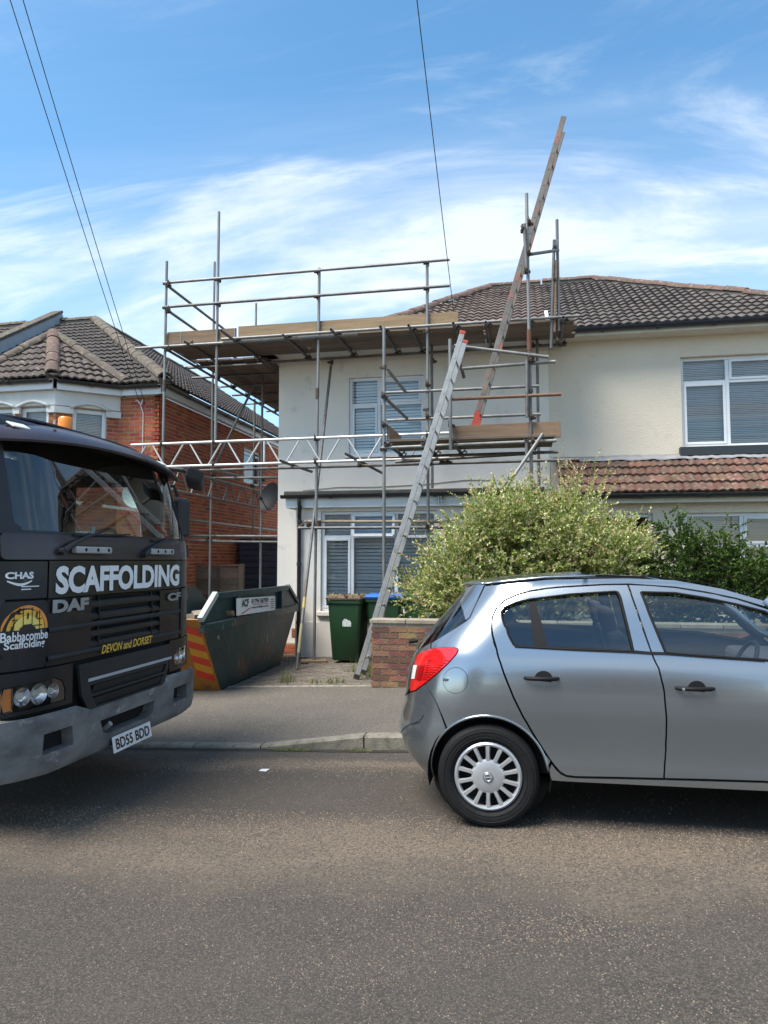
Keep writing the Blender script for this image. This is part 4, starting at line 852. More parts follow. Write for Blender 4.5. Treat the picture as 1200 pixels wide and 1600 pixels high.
# rails round the platform
T(598, 614, F0 - .02, 842, 603, F0 - .02, 'guard_rail'); T(605, 657, F0 + .0, 845, 647, F0 + .0, 'guard_rail'); T(704, 624, NR - .06, 877, 616, NR - .06, 'guard_rail', M_RUST); T(710, 540, NR - .08, 857, 558, NR - .05, 'guard_rail'); T(722, 576, NR + .05, 868, 565, NR + .0, 'guard_rail')
T(606, 578, NR - .05, 634, 613, F0 - .05, 'transom'); T(604, 624, NR - .05, 636, 654, F0 - .05, 'transom', M_OLD)
T(790, 762, NR - .35, 848, 678, NR - .1, 'brace', M_GALV); T(712, 545, NR - .12, 725, 590, NR + .3, 'brace', M_OLD)
# couplers at the crossings
for x in (xA, xB, xCc, xE):
    for z in (ZR1, ZR2, ZD): coup((x, F0 - .0, z), math.pi)
for x in (xA, xB, xCc, xE): coup((x, F0, 3.20), 0); coup((x, F0, 3.575), 0)
for px, py in ((600, 574), (600, 620), (600, 665), (600, 702), (827, 350), (826, 397), (828, 560), (829, 565), (829, 611), (831, 653), (832, 690), (832, 700), (704, 665), (714, 548), (822, 425), (817, 361)): q = atY(px, py, NR); coup(q)
for px, py in ((483, 820), (497, 820), (470, 822), (668, 822), (690, 822), (668, 602), (668, 652), (667, 640), (668, 726), (690, 722), (700, 722), (563, 728)): coup(atY(px, py, F0))
for px, py, Y in ((677, 565, IN), (840, 540, IN), (517, 566, IN), (866, 390, F0), (871, 535, F0), (866, 440, F0), (327, 795, 13.4), (326, 842, 13.4), (408, 842, 13.5), (333, 733, 13.2), (410, 750, 14), (400, 590, 14), (395, 760, 15.5), (333, 742, 13.3)): coup(atY(px, py, Y))
for px, py, Y in ((262, 446, F0), (262, 487, F0), (262, 547, F0)): coup(atY(px, py, Y - .03), .8)

# ================================================================== LADDERS
M_LAD = mat('ladder_aluminium', (.40, .40, .385), .48, metal=.5, col2=(.31, .31, .30), scale=7, col3=(.25, .24, .23), s3=8, lo3=.58, hi3=.74, obj=False)
M_LAD2 = mat('painted_ladder', (.20, .19, .165), .65, metal=.2, col2=(.13, .12, .105), scale=4, col3=(.34, .12, .09), s3=3.4, lo3=.52, hi3=.66, obj=False)
M_RED = mat('red_plastic', (.50, .06, .035), .5, col2=(.36, .06, .04), scale=9)
def ladder(name, label, foot, top, w, stile, m, rung=.25, caps=None, feet=True, red=0, cut=0):
    foot, top = Vector(foot), Vector(top); t = thing(name, label, 'ladder', tuple(foot)); d = (top - foot).normalized(); L_ = (top - foot).length; wd_ = Vector((0, 1, 0)); dn = wd_.cross(d).normalized()
    for k in (0, 1):
        o = wd_ * w * k; e = foot + o + d * (L_ - cut * k)
        s_ = MB().bar(foot + o, e, .028, stile, dn).build('stile', m, t, bevel=.004)
        if caps: MB().bar(e, e + d * .045, .036, stile + .012, dn).build('end_cap', caps, s_, bevel=.006)
        if feet: MB().bar(foot + o - d * .012, foot + o + d * .05, .036, stile + .01, dn).build('rubber_foot', M_BLACK, s_)
        if red: MB().bar(foot + o + d * .02, foot + o + d * red, .0295, stile + .0015, dn).build('red_section', M_RED, s_)
    i = 1
    while i * rung < L_ - .12:
        c = foot + d * i * rung; MB().tube(c - wd_ * .018, c + wd_ * (w + .018), .014, 8).build('rung', m, t, smooth='auto')
        i += 1
    return t
fx = Vector((atY(557, 1066, 9.55).x, 9.55, 0)); fx.z = grd(fx.x) + .02; tx = atY(722, 522, 9.72); tx.y = 9.60
tx = atY(722, 522, 9.60)
ladder('access_ladder', 'long aluminium ladder from the drive up to the lower platform, red end caps', fx, tx, .42, .07, M_LAD, caps=M_RED)
f2 = atY(733, 694, 10.72); f2.z = ZP + .075; t2_ = atY(881, 182, 10.72)
ladder('roof_ladder', 'paint-stained upper ladder reaching high above the roof from the platform', f2, t2_, .40, .08, M_LAD2, red=.48, feet=False, cut=.0)

# ================================================================== SKIP
M_SKIP = mat('skip_green', (.010, .038, .038), .45, col2=(.006, .022, .024), scale=1.6, col3=(.10, .042, .02), s3=2.2, lo3=.56, hi3=.72, bump=.3, bscale=7, obj=False)
def skip_scratch(m):      # pale scratches and rust runs, upright
    nt = m.node_tree; L = nt.links; b = nt.nodes['Principled BSDF']; src = b.inputs['Base Color'].links[0].from_socket
    ge = nd(nt, 'ShaderNodeNewGeometry'); mp = nd(nt, 'ShaderNodeMapping'); mp.inputs['Scale'].default_value = (14, 14, 2.2); L.new(ge.outputs['Position'], mp.inputs[0])
    no = nd(nt, 'ShaderNodeTexNoise'); no.inputs['Scale'].default_value = 1.6; no.inputs['Detail'].default_value = 5; L.new(mp.outputs[0], no.inputs[0])
    mr = nd(nt, 'ShaderNodeMapRange'); mr.inputs[1].default_value = .66; mr.inputs[2].default_value = .74; L.new(no.outputs[0], mr.inputs[0])
    x = nd(nt, 'ShaderNodeMixRGB'); x.inputs[2].default_value = (.30, .36, .33, 1); L.new(mr.outputs[0], x.inputs[0]); L.new(src, x.inputs[1]); L.new(x.outputs[0], b.inputs['Base Color'])
skip_scratch(M_SKIP)
M_SKO = mat('skip_orange', (.42, .175, .022), .5, col2=(.33, .125, .02), scale=2.5, col3=(.14, .06, .03), s3=4, lo3=.56, hi3=.68, obj=False)
SXX = -3.84; sw = 1.65; sg = -.07
c = lambda px, py: atX(px, py, SXX)
nb = c(346, 1079); nb.z = sg; fb_ = c(437, 1046); fb_.z = sg; nr = c(313, 964); nt_ = c(337, 923); ft_ = c(449, 919); frr = c(464, 944); frl = c(459, 962)
zr = (nr.z + frr.z) / 2; zt = (nt_.z + ft_.z) / 2
yz = [(nb.y, sg), (fb_.y, sg), (frl.y, frl.z - .03), (frr.y, zr), (ft_.y, zt), (nt_.y, zt), (nr.y, zr)]
sk = thing('skip', 'dark green builder\'s skip with orange chevron end on the drive', 'skip', (SXX - sw / 2, (nb.y + fb_.y) / 2, sg))
for xx, nm in ((SXX, 'side_panel'), (SXX - sw, 'side_panel')):
    MB().prism([(xx, y, z) for y, z in yz], (-.012 if xx == SXX else .012, 0, 0)).build(nm, M_SKIP, sk, fix=True)
MB().poly([(SXX, nb.y, sg + .02), (SXX, fb_.y, sg + .02), (SXX - sw, fb_.y, sg + .02), (SXX - sw, nb.y, sg + .02)]).build('floor', M_SKIP, sk, solid=.01)
for (y0, z0), (y1, z1), m_, nm in (((nb.y, sg), (nr.y, zr), M_SKO, 'end_panel'), ((fb_.y, sg), (frr.y, zr), M_SKIP, 'end_panel')):
    MB().poly([(SXX - .012, y0, z0), (SXX - .012, y1, z1), (SXX - sw + .012, y1, z1), (SXX - sw + .012, y0, z0)]).build(nm, m_, sk, solid=.012)
def rail(pts, w, h, nm='rim', m=M_SKIP, xo=0):
    for k in range(len(pts) - 1):
        p, q = Vector((SXX + xo, *pts[k])), Vector((SXX + xo, *pts[k + 1])); MB().bar(p, q, w, h, (0, -(q - p).z, (q - p).y)).build(nm, m, sk, bevel=.006)
M_SKR = mat('skip_worn_rim', (.20, .24, .22), .6, col2=(.06, .09, .085), scale=5, obj=False)
rail([(nr.y, zr), (nt_.y, zt)], .07, .07, m=mat('skip_pale_edge', (.42, .44, .40), .6, col2=(.30, .33, .30), scale=6, obj=False)); rail([(nt_.y + .03, zt - .03), (ft_.y - .03, zt - .03)], .07, .08, m=M_SKIP); rail([(ft_.y, zt), (frr.y, zr)], .07, .06)
rail([(nr.y + .05, zr - .12), (frr.y - .02, zr - .10)], .075, .10, 'side_rail'); rail([(nr.y + .10, zr - .062), (frr.y - .03, zr - .045)], .09, .012, 'side_rail_edge', M_SKR)
for y, nm in ((nr.y + (ft_.y - nr.y) * .33, 'rib'), (nr.y + (ft_.y - nr.y) * .88, 'rib')): MB().box(SXX + .001, SXX + .055, y - .04, y + .04, zr - .05, zt - .06).build(nm, M_SKIP, sk, bevel=.006)
MB().tube((SXX, nr.y + .80, zr + .02), (SXX + .09, nr.y + .80, zr + .02), .035, 12).build('lifting_lug', mat('rusty_lug', (.22, .12, .06), .8), sk)
MB().lathe((SXX - .62, nb.y - .05, sg + .16), (0, -1, 0), [(.01, .05), (.07, .05), (.10, .02), (.10, -.08)], 16).build('lifting_lug', mat('orange_lug', (.60, .27, .02), .5), sk)
# chevrons on the end, by the corner
def EP(a, t): return Vector((SXX - .012 - a, nb.y + (nr.y - nb.y) * t - .004, sg + (zr - sg) * t))
for i in range(7):
    t0 = .18 + i * .105
    MB().poly([EP(.03, t0 - .05), EP(.03, t0 + .055), EP(.25, t0 + .125), EP(.25, t0 + .02)]).build('chevron_stripe', mat('chevron_red', (.66, .045, .02), .4) if i % 2 == 0 else mat('chevron_yellow', (.62, .30, .02), .4), sk)
# sign board on the side
A_ = [c(363, 935), c(424, 931), c(424, 953), c(363, 962)]
for p in A_: p.x = SXX + .062
MB().prism(A_, (-.006, 0, 0)).build('sign_board', mat('sign_white', (.72, .72, .70), .5, col2=(.64, .64, .62), scale=8), sk, fix=True)
M_INK = mat('sign_dark_ink', (.03, .06, .05), .6); M_INKR = mat('sign_red_ink', (.5, .05, .05), .6)
def SP(a0, a1, c0, c1):
    f = lambda a, cc: ((A_[3] * (1 - a) + A_[2] * a) * (1 - cc) + (A_[0] * (1 - a) + A_[1] * a) * cc) + Vector((.0035, 0, 0)); return lambda a, cc: f(a0 + (a1 - a0) * a, c0 + (c1 - c0) * cc)
lettering('sign_lettering', 'ACF', SP(.11, .28, .46, .94), M_INK, sk, bold=.045); lettering('sign_lettering', '01794 367939', SP(.35, .80, .60, .92), M_INK, sk, bold=.03); lettering('sign_lettering', 'www.acfskips.co.uk', SP(.35, .80, .27, .46), M_INK, sk, bold=.025)
pl = SP(0, 1, 0, 1); MB().poly([pl(.37, .52), pl(.79, .52), pl(.79, .56), pl(.37, .56)]).build('sign_rule', M_INKR, sk); MB().poly([pl(.10, .10), pl(.13, .06), pl(.34, .36), pl(.31, .38)]).build('sign_rule', M_INKR, sk)
for i in range(5): MB().poly([pl(.86, .76 - i * .15), pl(.96, .76 - i * .15), pl(.96, .81 - i * .15), pl(.86, .81 - i * .15)]).build('sign_rule', M_INK, sk)
# rubble showing over the near rim
rb = MB(); rr = random.Random(5)
for i in range(70):
    q = Vector((SXX - rr.uniform(.1, 1.5), rr.uniform(nr.y + .2, ft_.y), zr - .30 + rr.uniform(-.05, .14))); s = rr.uniform(.05, .13); a = Vector((rr.uniform(-1, 1), rr.uniform(-1, 1), rr.uniform(-1, 1))).normalized(); e = a.orthogonal().normalized()
    rb.obox(q, a * s, e * s * .7, a.cross(e) * s * .5)
rbo = rb.build('rubble', mat('rubble', (.33, .27, .20), .95, col2=(.22, .18, .14), scale=9, isl=.3)); tag(rbo, 'pale building rubble heaped inside the green skip', 'rubble', kind='stuff')

# ================================================================== WHEELIE BINS
M_BIN = mat('bin_green', (.014, .055, .019), .5, col2=(.011, .044, .016), scale=3)
def wheelie(label, x, y, lid, rz, sticker=False):
    z0 = grd(x); t = thing('wheelie_bin', label, 'bin', (x, y, z0), 'wheelie bins by the bay window'); Mx = Matrix.Translation((x, y, z0)) @ Matrix.Rotation(rz, 4, 'Z')
    def W(p): return Mx @ Vector(p)
    b = MB(); lv = [(.03, .205, .22), (.05, .215, .235), (.90, .27, .29), (.93, .27, .29), (.935, .295, .315), (.985, .295, .315)]
    ring = lambda z, a, c: [W((-a + .03, -c, z)), W((a - .03, -c, z)), W((a, -c + .03, z)), W((a, c - .03, z)), W((a - .03, c, z)), W((-a + .03, c, z)), W((-a, c - .03, z)), W((-a, -c + .03, z))]
    V = []; F = []
    for q in lv: V += ring(*q)
    for k in range(len(lv) - 1):
        for i in range(8): F.append((k * 8 + i, k * 8 + (i + 1) % 8, k * 8 + 8 + (i + 1) % 8, k * 8 + 8 + i))
    F.append(tuple(reversed(range(8)))); b.add(V, F); b.build('body', M_BIN, t, smooth='auto')
    l = MB(); V = []; F = []; lv2 = [(.990, .30, .325), (1.015, .305, .33), (1.045, .28, .30), (1.055, .20, .22)]
    for q in lv2: V += ring(*q)
    for k in range(3):
        for i in range(8): F.append((k * 8 + i, k * 8 + (i + 1) % 8, k * 8 + 8 + (i + 1) % 8, k * 8 + 8 + i))
    F += [tuple(range(24, 32)), tuple(reversed(range(8)))]; l.add(V, F); l.build('lid', lid, t, smooth='auto')
    MB().tube(W((-.25, .36, .93)), W((.25, .36, .93)), .016, 8).build('handle', M_BIN, t)
    for s in (-1, 1): MB().tube(W((s * .22, .24, .10)), W((s * .28, .24, .10)), .10, 18).build('wheel', M_BLACK, t, smooth='auto')
    if sticker:
        s_ = MB(); P = [(-.03, .57), (.115, .57), (.115, .63), (.10, .66), (.06, .672), (.045, .685), (.0, .69), (-.02, .66), (-.03, .65)]
        s_.poly([W((a, -(.235 + (z - .05) * .0647) - .003, z)) for a, z in P]); s_.build('sticker', mat('sticker_white', (.62, .66, .62), .6, col2=(.30, .40, .32), scale=45, lo=.5, hi=.6), t)
    return t
x1 = (atY(511, 1000, 11.15).x + atY(566, 1000, 11.15).x) / 2
M_LID = mat('bin_lid_brown', (.13, .075, .05), .75, col2=(.09, .055, .04), scale=6)
wheelie('green wheelie bin with brown lid and leaf litter, nearest the downpipe', x1, 11.45, M_LID, R(-3), True)
x2 = atY(596, 1000, 11.3).x; wheelie('green wheelie bin with a bright blue lid, behind the ladder', x2 + .02, 11.55, mat('bin_lid_blue', (.03, .14, .52), .45), R(4))
x3 = atY(658, 1000, 11.4).x; wheelie('green wheelie bin with green lid, nearest the shrub', x3 + .02, 11.62, M_BIN, R(-5))
lf = MB(); rr = random.Random(9)
for i in range(170):
    q = Vector((x1 + rr.uniform(-.29, .29), 11.45 + rr.uniform(-.335, .1), grd(x1) + rr.uniform(.98, 1.075))); a = Vector((rr.uniform(-1, 1), rr.uniform(-1, 1), rr.uniform(-.5, .5))).normalized() * rr.uniform(.015, .035); e = a.orthogonal() * .45; lf.poly([q - a, q + e, q + a, q - e])
lfo = lf.build('leaf_litter', mat('dry_leaf', (.20, .15, .06), .8, col2=(.10, .13, .04), scale=20, isl=.4)); tag(lfo, 'dry leaves lying on the brown-lidded bin', 'leaves', kind='stuff')
# ================================================================== CURVED-PANEL TOOLS
class Sheet:
    """smooth surface (u, v) -> place; panels are cut out of it"""
    def __init__(s, fn, out): s.fn = fn; s.out = out
    def pos(s, u, v): return np.array(s.fn(u, v), float)
    def nrm(s, u, v, e=.004):
        a = s.pos(u + e, v) - s.pos(u - e, v); b = s.pos(u, v + e) - s.pos(u, v - e); n = np.cross(a, b); l = np.linalg.norm(n)
        n = n / l if l > 1e-12 else np.array(s.out, float)
        return n if n @ np.array(s.out) >= 0 else -n
    def at(s, u, v, off=0): return Vector(s.pos(u, v) + (s.nrm(u, v) * off if off else 0))
    def prep(s, u0, u1, v0, v1, n=150, m=80):
        s.g = np.array([[ (u, v) for v in np.linspace(v0, v1, m)] for u in np.linspace(u0, u1, n)]).reshape(-1, 2)
        P = np.array([s.pos(*q) for q in s.g]); N = np.array([s.nrm(*q) for q in s.g]); s.gp = proj(P); s.gp[((_c - P) * N).sum(1) < 0] = 1e6
    def inv(s, px, py):      # picture point -> (u, v)
        q = np.array([px, py], float); w = s.g[((s.gp - q) ** 2).sum(1).argmin()].copy()
        for _ in range(8):
            f0 = proj(s.pos(*w)); e = 1e-4; J = np.stack([(proj(s.pos(w[0] + e, w[1])) - f0) / e, (proj(s.pos(w[0], w[1] + e)) - f0) / e], 1)
            try: d = np.linalg.solve(J, q - f0)
            except np.linalg.LinAlgError: break
            w += np.clip(d, -.05, .05)
        return tuple(w)
def densify(P, step):
    R_ = []
    for i in range(len(P)):
        a, b = np.array(P[i], float), np.array(P[(i + 1) % len(P)], float); n = max(1, int(math.ceil(np.linalg.norm(b - a) / step)))
        R_ += [tuple(a + (b - a) * k / n) for k in range(n)]
    return R_
def soften(P, ang=28):      # corner-cutting that leaves true corners alone
    P = [np.array(p, float) for p in P]; Q = []; n = len(P)
    for i in range(n):
        a, b, c = P[i - 1], P[i], P[(i + 1) % n]; t = abs(math.degrees(math.atan2((b - a)[0] * (c - b)[1] - (b - a)[1] * (c - b)[0], (b - a) @ (c - b))))
        Q += [b] if t > ang else [b * .75 + a * .25, b * .75 + c * .25]
    return [tuple(p) for p in Q]
def smooth_poly(P, it=2, keep=()):      # corner-cutting on traced outlines
    P = [np.array(p, float) for p in P]
    for _ in range(it):
        Q = []
        for i in range(len(P)):
            a, b = P[i], P[(i + 1) % len(P)]; Q += [a * .75 + b * .25, a * .25 + b * .75]
        P = Q
    return [tuple(p) for p in P]
def area2(P): return sum(P[i][0] * P[(i + 1) % len(P)][1] - P[(i + 1) % len(P)][0] * P[i][1] for i in range(len(P)))
def inset(P, d):
    if area2(P) < 0: P = P[::-1]
    n = len(P); R_ = []
    for i in range(n):
        a, b, c = (np.array(P[(i + k) % n], float) for k in (-1, 0, 1)); e1, e2 = b - a, c - b; l1, l2 = np.linalg.norm(e1), np.linalg.norm(e2)
        if l1 < 1e-9 or l2 < 1e-9: R_.append(tuple(b)); continue
        n1, n2 = np.array((-e1[1], e1[0])) / l1, np.array((-e2[1], e2[0])) / l2; m = n1 + n2; q = m @ m
        R_.append(tuple(b + m * (d * 2 / q if q > .6 else d / .6)))
    return R_
def panel(sh, outline, name, m, parent, holes=(), step=.04, off=0, gap=0, rim=.012, mirror=None):
    """a piece of body panel: curved face with a folded edge; gap = clearance all round"""
    if gap: outline = inset(outline, gap); holes = [inset(h[::-1] if area2(h) < 0 else h, -gap) for h in holes]
    loops = [densify(outline, step)] + [densify(h, step) for h in holes]
    pts = []; edges = []
    for l in loops:
        o = len(pts); pts += l; edges += [(o + i, o + (i + 1) % len(l)) for i in range(len(l))]
    A = np.array(loops[0]); lo, hi = A.min(0), A.max(0); gu = np.arange(lo[0] + step * .5, hi[0], step); gv = np.arange(lo[1] + step * .5, hi[1], step)
    if len(gu) and len(gv):
        G = np.array([(u + (step * .5 if j % 2 else 0), v) for j, v in enumerate(gv) for u in gu]); k = inpoly_np(G, loops[0])
        for h in loops[1:]: k &= ~inpoly_np(G, h)
        G = G[k]
        if len(G):
            E = np.array(pts); dmin = np.array([((E - g) ** 2).sum(1).min() for g in G]); pts += [tuple(g) for g in G[dmin > (step * .55) ** 2]]
    V, E_, F, *_r2 = delaunay_2d_cdt([Vector(p) for p in pts], edges, [], 0, 1e-7)
    V = np.array([tuple(v) for v in V]); F = [f for f in F if len(f) == 3]
    C = np.array([V[list(f)].mean(0) for f in F]); k = inpoly_np(C, loops[0])
    for h in loops[1:]: k &= ~inpoly_np(C, h)
    F = [f for f, q in zip(F, k) if q]
    N = np.array([sh.nrm(*v) for v in V]); P = np.array([sh.pos(*v) for v in V]) + N * off
    F2 = []
    for f in F:
        n = np.cross(P[f[1]] - P[f[0]], P[f[2]] - P[f[0]]); F2.append(tuple(f) if n @ N[f[0]] >= 0 else tuple(reversed(f)))
    verts = [tuple(p) for p in P]; norms = [tuple(n) for n in N]; nf = len(F2)
    if rim:
        cnt = {}
        for f in F2:
            for i in range(3): e = (f[i], f[(i + 1) % 3]); cnt[tuple(sorted(e))] = cnt.get(tuple(sorted(e)), 0) + (1 if True else 0)
        for f in list(F2[:nf]):
            for i in range(3):
                a, b = f[i], f[(i + 1) % 3]
                if cnt[tuple(sorted((a, b)))] == 1:
                    o = len(verts); q = [P[a], P[b], P[b] - N[b] * rim, P[a] - N[a] * rim]; fn = np.cross(q[2] - q[0], q[1] - q[0]); l = np.linalg.norm(fn); fn = fn / l if l > 0 else N[a]
                    verts += [tuple(x) for x in q]; norms += [tuple(fn)] * 4; F2.append((o, o + 3, o + 2, o + 1))
    def mk(vs, fs, ns, nm):
        me = bpy.data.meshes.new(nm); me.from_pydata(vs, [], fs)
        for p in me.polygons: p.use_smooth = True
        me.normals_split_custom_set_from_vertices(ns); return link(nm, me, m, parent)
    o1 = mk(verts, F2, norms, name)
    if mirror is not None: mk([(x, 2 * mirror - y, z) for x, y, z in verts], [tuple(reversed(f)) for f in F2], [(x, -y, z) for x, y, z in norms], name)
    return o1
def rect(a0, a1, c0, c1): return [(a0, c0), (a1, c0), (a1, c1), (a0, c1)]
def rrect(a0, a1, c0, c1, r, n=4):
    P = []
    for cx, cy, t0 in ((a1 - r, c0 + r, -90), (a1 - r, c1 - r, 0), (a0 + r, c1 - r, 90), (a0 + r, c0 + r, 180)):
        for i in range(n + 1): t = R(t0 + 90 * i / n); P.append((cx + r * math.cos(t), cy + r * math.sin(t)))
    return P

# ================================================================== LORRY
TX, TY, TG = -2.96, 5.02, -.13
def tprof(z): return float(np.interp(z, [.2, .6, 1.6, 1.74, 1.80, 2.34, 2.48, 2.6], [0, 0, 0, -.012, -.03, -.19, -.26, -.40]))
def tcor(y): return -.10 * max(0, (abs(y) - .70) / .5) ** 2 - .9 * max(0, abs(y) - 1.14) ** 1.5
FRONT = Sheet(lambda y, z: (TX + tprof(z) + tcor(y), TY + y, z), (1, 0, 0))
BUMP = Sheet(lambda y, z: (TX + .05 + float(np.interp(z, [.15, .24, .32, .60, .64], [-.10, -.04, 0, 0, -.035])) + tcor(y) * .6, TY + y, z), (1, 0, 0))
lo_ = thing('lorry', 'black scaffolding lorry with purple sun visor, parked facing the silver car', 'lorry', (TX - 1.2, TY, TG))
M_LORRY = mat('lorry_black', (.007, .0075, .010), .40, col2=(.013, .013, .016), scale=2.2, col3=(.03, .028, .028), s3=4, lo3=.60, hi3=.80, bump=.03, bscale=20, coat=.12, spec=.35, rvar=.12, obj=False)
M_PLUM = mat('lorry_plum', (.022, .016, .024), .40, col2=(.032, .024, .030), scale=3, coat=.2, spec=.4, rvar=.1, obj=False)
M_MATT = mat('lorry_matt_plastic', (.011, .0115, .013), .62, col2=(.019, .0195, .022), scale=5, bump=.15, bscale=90, obj=False)
M_BANN = mat('banner_black', (.007, .007, .008), .42, coat=.2)
M_VOID = mat('dark_void', (.004, .004, .004), .9)
M_BUMP = mat('weathered_bumper', (.18, .18, .176), .72, col2=(.075, .077, .08), scale=2.4, col3=(.34, .33, .30), s3=5, lo3=.58, hi3=.70, bump=.12, bscale=30, obj=False, stretch=(1, 1, 2.2))
M_TW = mat('vinyl_white', (.75, .76, .77), .45); M_TS = mat('badge_silver', (.33, .34, .35), .38, metal=.4); M_TY = mat('vinyl_yellow', (.72, .47, .05), .45)
def pan(P, nm, m, off=0, gap=.003, holes=(), step=.06, sh=FRONT, rim=.02): return panel(sh, P, nm, m, lo_, holes, step, off, gap, rim)
# dark shell behind the panels
panel(FRONT, rect(-1.17, 1.17, .5, 1.76), 'shell', M_VOID, lo_, step=.12, off=-.03, rim=0)
pan(rrect(-1.205, 1.205, 1.60, 1.765, .03), 'cowl_panel', M_PLUM, off=.004)
pan(rect(-.90, .90, 1.355, 1.597), 'banner_panel', M_BANN, off=.006)
gm = pan(rect(-.90, .90, .925, 1.352), 'grille_panel', M_LORRY, off=.0, holes=[rrect(-.44, .52, 1.175, 1.345, .02), rrect(-.44, .52, .985, 1.135, .02)])
for z0, z1 in ((1.175, 1.345), (.985, 1.135)):      # recessed louvres
    zc = (z0 + z1) / 2
    for k in range(2):
        a, c = z0 + (z1 - z0) * (.06 + k * .5), z0 + (z1 - z0) * (.40 + k * .5)
        MB().grid([[FRONT.at(y, z, o) for y in np.linspace(-.44, .52, 12)] for z, o in ((a, -.004), (a + .02, .0), (c, -.028), (c + .01, -.045))]).build('louvre', M_LORRY, gm, smooth=True)
    for y in (-.34, .40): MB().bar(FRONT.at(y, z0, -.01), FRONT.at(y, z1, -.03), .012, .03, (1, 0, 0)).build('louvre_rib', M_LORRY, gm)
for z in (1.155, .975): MB().grid([[FRONT.at(y, z + dz, o) for y in np.linspace(-.89, .89, 20)] for dz, o in ((-.018, .002), (-.012, .012), (.012, .012), (.018, .002))]).build('moulding', M_MATT, gm, smooth=True)
# corner panels
for s in (-1, 1):
    P = lambda q: [(s * y, z) for y, z in (q if s > 0 else q[::-1])]
    pan(P([(.905, 1.36), (1.215, 1.36), (1.215, 1.594), (.905, 1.594)]), 'corner_panel', M_LORRY, off=.004)
    pan(P(rrect(.905, 1.215, .93, 1.352, .02)), 'corner_panel', M_LORRY, off=.010)
    pan(P([(.66, .66), (1.215, .66), (1.215, .925), (.66, .925)]), 'headlamp_surround', M_LORRY, off=.02, holes=[P([(.74, .70), (1.18, .69), (1.195, .76), (1.18, .835), (.84, .85), (.77, .82), (.74, .76)])], gap=.004)
    hl_ = P([(.745, .70), (1.175, .69), (1.19, .76), (1.175, .835), (.84, .85), (.775, .82), (.745, .76)])
    bk = panel(FRONT, hl_, 'headlamp_reflector', mat('lamp_silver', (.62, .63, .62), .35, metal=.4), lo_, step=.05, off=-.035, rim=0)
    for y, r in ((.83, .048), (.945, .062), (1.06, .055)):
        MB().lathe(FRONT.at(s * y, .768, -.034), FRONT.nrm(s * y, .768), [(.012, .006), (.02, .004), (r * .7, .012), (r, .034), (r * 1.05, .036)], 20).build('lamp_bowl', mat('chrome', (.82, .83, .84), .2, metal=.9), bk, smooth=True)
        MB().lathe(FRONT.at(s * y, .768, -.03), FRONT.nrm(s * y, .768), [(.001, .03), (.016, .024), (.02, .0)], 12).build('bulb', mat('bulb_glass', (.85, .85, .8), .2), bk, smooth=True)
    panel(FRONT, P([(1.13, .70), (1.17, .695), (1.185, .76), (1.17, .83), (1.13, .83)]), 'indicator', mat('amber_lens', (.75, .25, .03), .2), bk, step=.05, off=.004, rim=0)
    panel(FRONT, hl_, 'headlamp_lens', glass('lamp_lens', (.95, .95, .95), .06), bk, step=.05, off=.018, rim=.01)
    # deflector fin on the corner
    MB().grid([[Vector((TX - .10 - .02 * math.sin(math.pi * j / 8) - .10 * i, TY + s * (1.17 + .05 * i + .025 * math.sin(math.pi * j / 8)), 1.02 + .34 * j / 8)) for i in (0, .5, 1)] for j in range(9)]).build('wind_deflector', M_MATT, lo_, smooth=True, solid=.03)
    MB().bar(FRONT.at(s * .96, .905, .01), FRONT.at(s * 1.02, .905, .01), .006, .03).build('side_marker', MATS['amber_lens'], lo_) if s > 0 else None
# lower grille with its light strip
lgp = [(-.64, .905), (.64, .905), (.60, .70), (.52, .585), (.44, .56), (-.44, .56), (-.52, .585), (-.60, .70)]
lg = pan(lgp, 'lower_grille', M_MATT, off=.045, holes=[[(-.50, .745), (.56, .745), (.53, .69), (-.48, .69)], [(-.47, .665), (.52, .665), (.46, .60), (-.42, .60)]])
panel(FRONT, [(-.6, .88), (.6, .88), (.5, .57), (-.5, .57)], 'grille_back', M_VOID, lo_, step=.1, off=.02, rim=0)
for z in (.715, .63): MB().grid([[FRONT.at(y, z + dz, o) for y in np.linspace(-.46, .52, 8)] for dz, o in ((-.03, .026), (.028, .046))]).build('louvre', M_MATT, lg)
MB().grid([[FRONT.at(y, z, .052) for y in np.linspace(-.53, .64, 12)] for z in (.777, .797)]).build('light_strip', mat('strip_grey', (.40, .42, .44), .4), lg, solid=.006)
# bumper
mir = lambda P: [(-y, z) for y, z in reversed(P)]
bh1 = [(.68, .40), (.97, .40), (.96, .525), (.70, .525)]; slot = [(-.28, .375), (.28, .375), (.34, .40), (.38, .485), (-.38, .485), (-.34, .40)]
bo = panel(BUMP, [(-1.27, .30), (-.9, .27), (.9, .27), (1.27, .30), (1.27, .625), (.62, .64), (.50, .585), (-.50, .585), (-.62, .635), (-1.27, .645)], 'bumper', M_BUMP, lo_, [bh1, mir(bh1), slot], .05, 0, 0, .09)
panel(BUMP, rect(-1.1, 1.1, .28, .58), 'bumper_back', M_VOID, lo_, step=.12, off=-.085, rim=0)
MB().tube(BUMP.at(-.25, .40, -.05), BUMP.at(-.25, .44, .0), .02, 8).build('tow_eye', M_TS, bo)
# registration plate, hung below the slot and tipped slightly forward
yp, zp = .015, .285
def plate(a, c, o=0): return Vector((TX + .075 + (c - .5) * -.02 + o, TY + yp - .265 + .53 * a, zp - .056 + .112 * c))
po = MB().prism([plate(0, 0), plate(1, 0), plate(1, 1), plate(0, 1)], (-.006, 0, 0)).build('number_plate', mat('plate_white', (.72, .73, .72), .35), lo_, fix=True, bevel=.002)
lettering('plate_lettering', 'BD55 BDD', lambda a, c: plate(.06 + a * .88, .17 + c * .66, .003), mat('plate_black', (.01, .01, .01), .5), po, bold=.018)
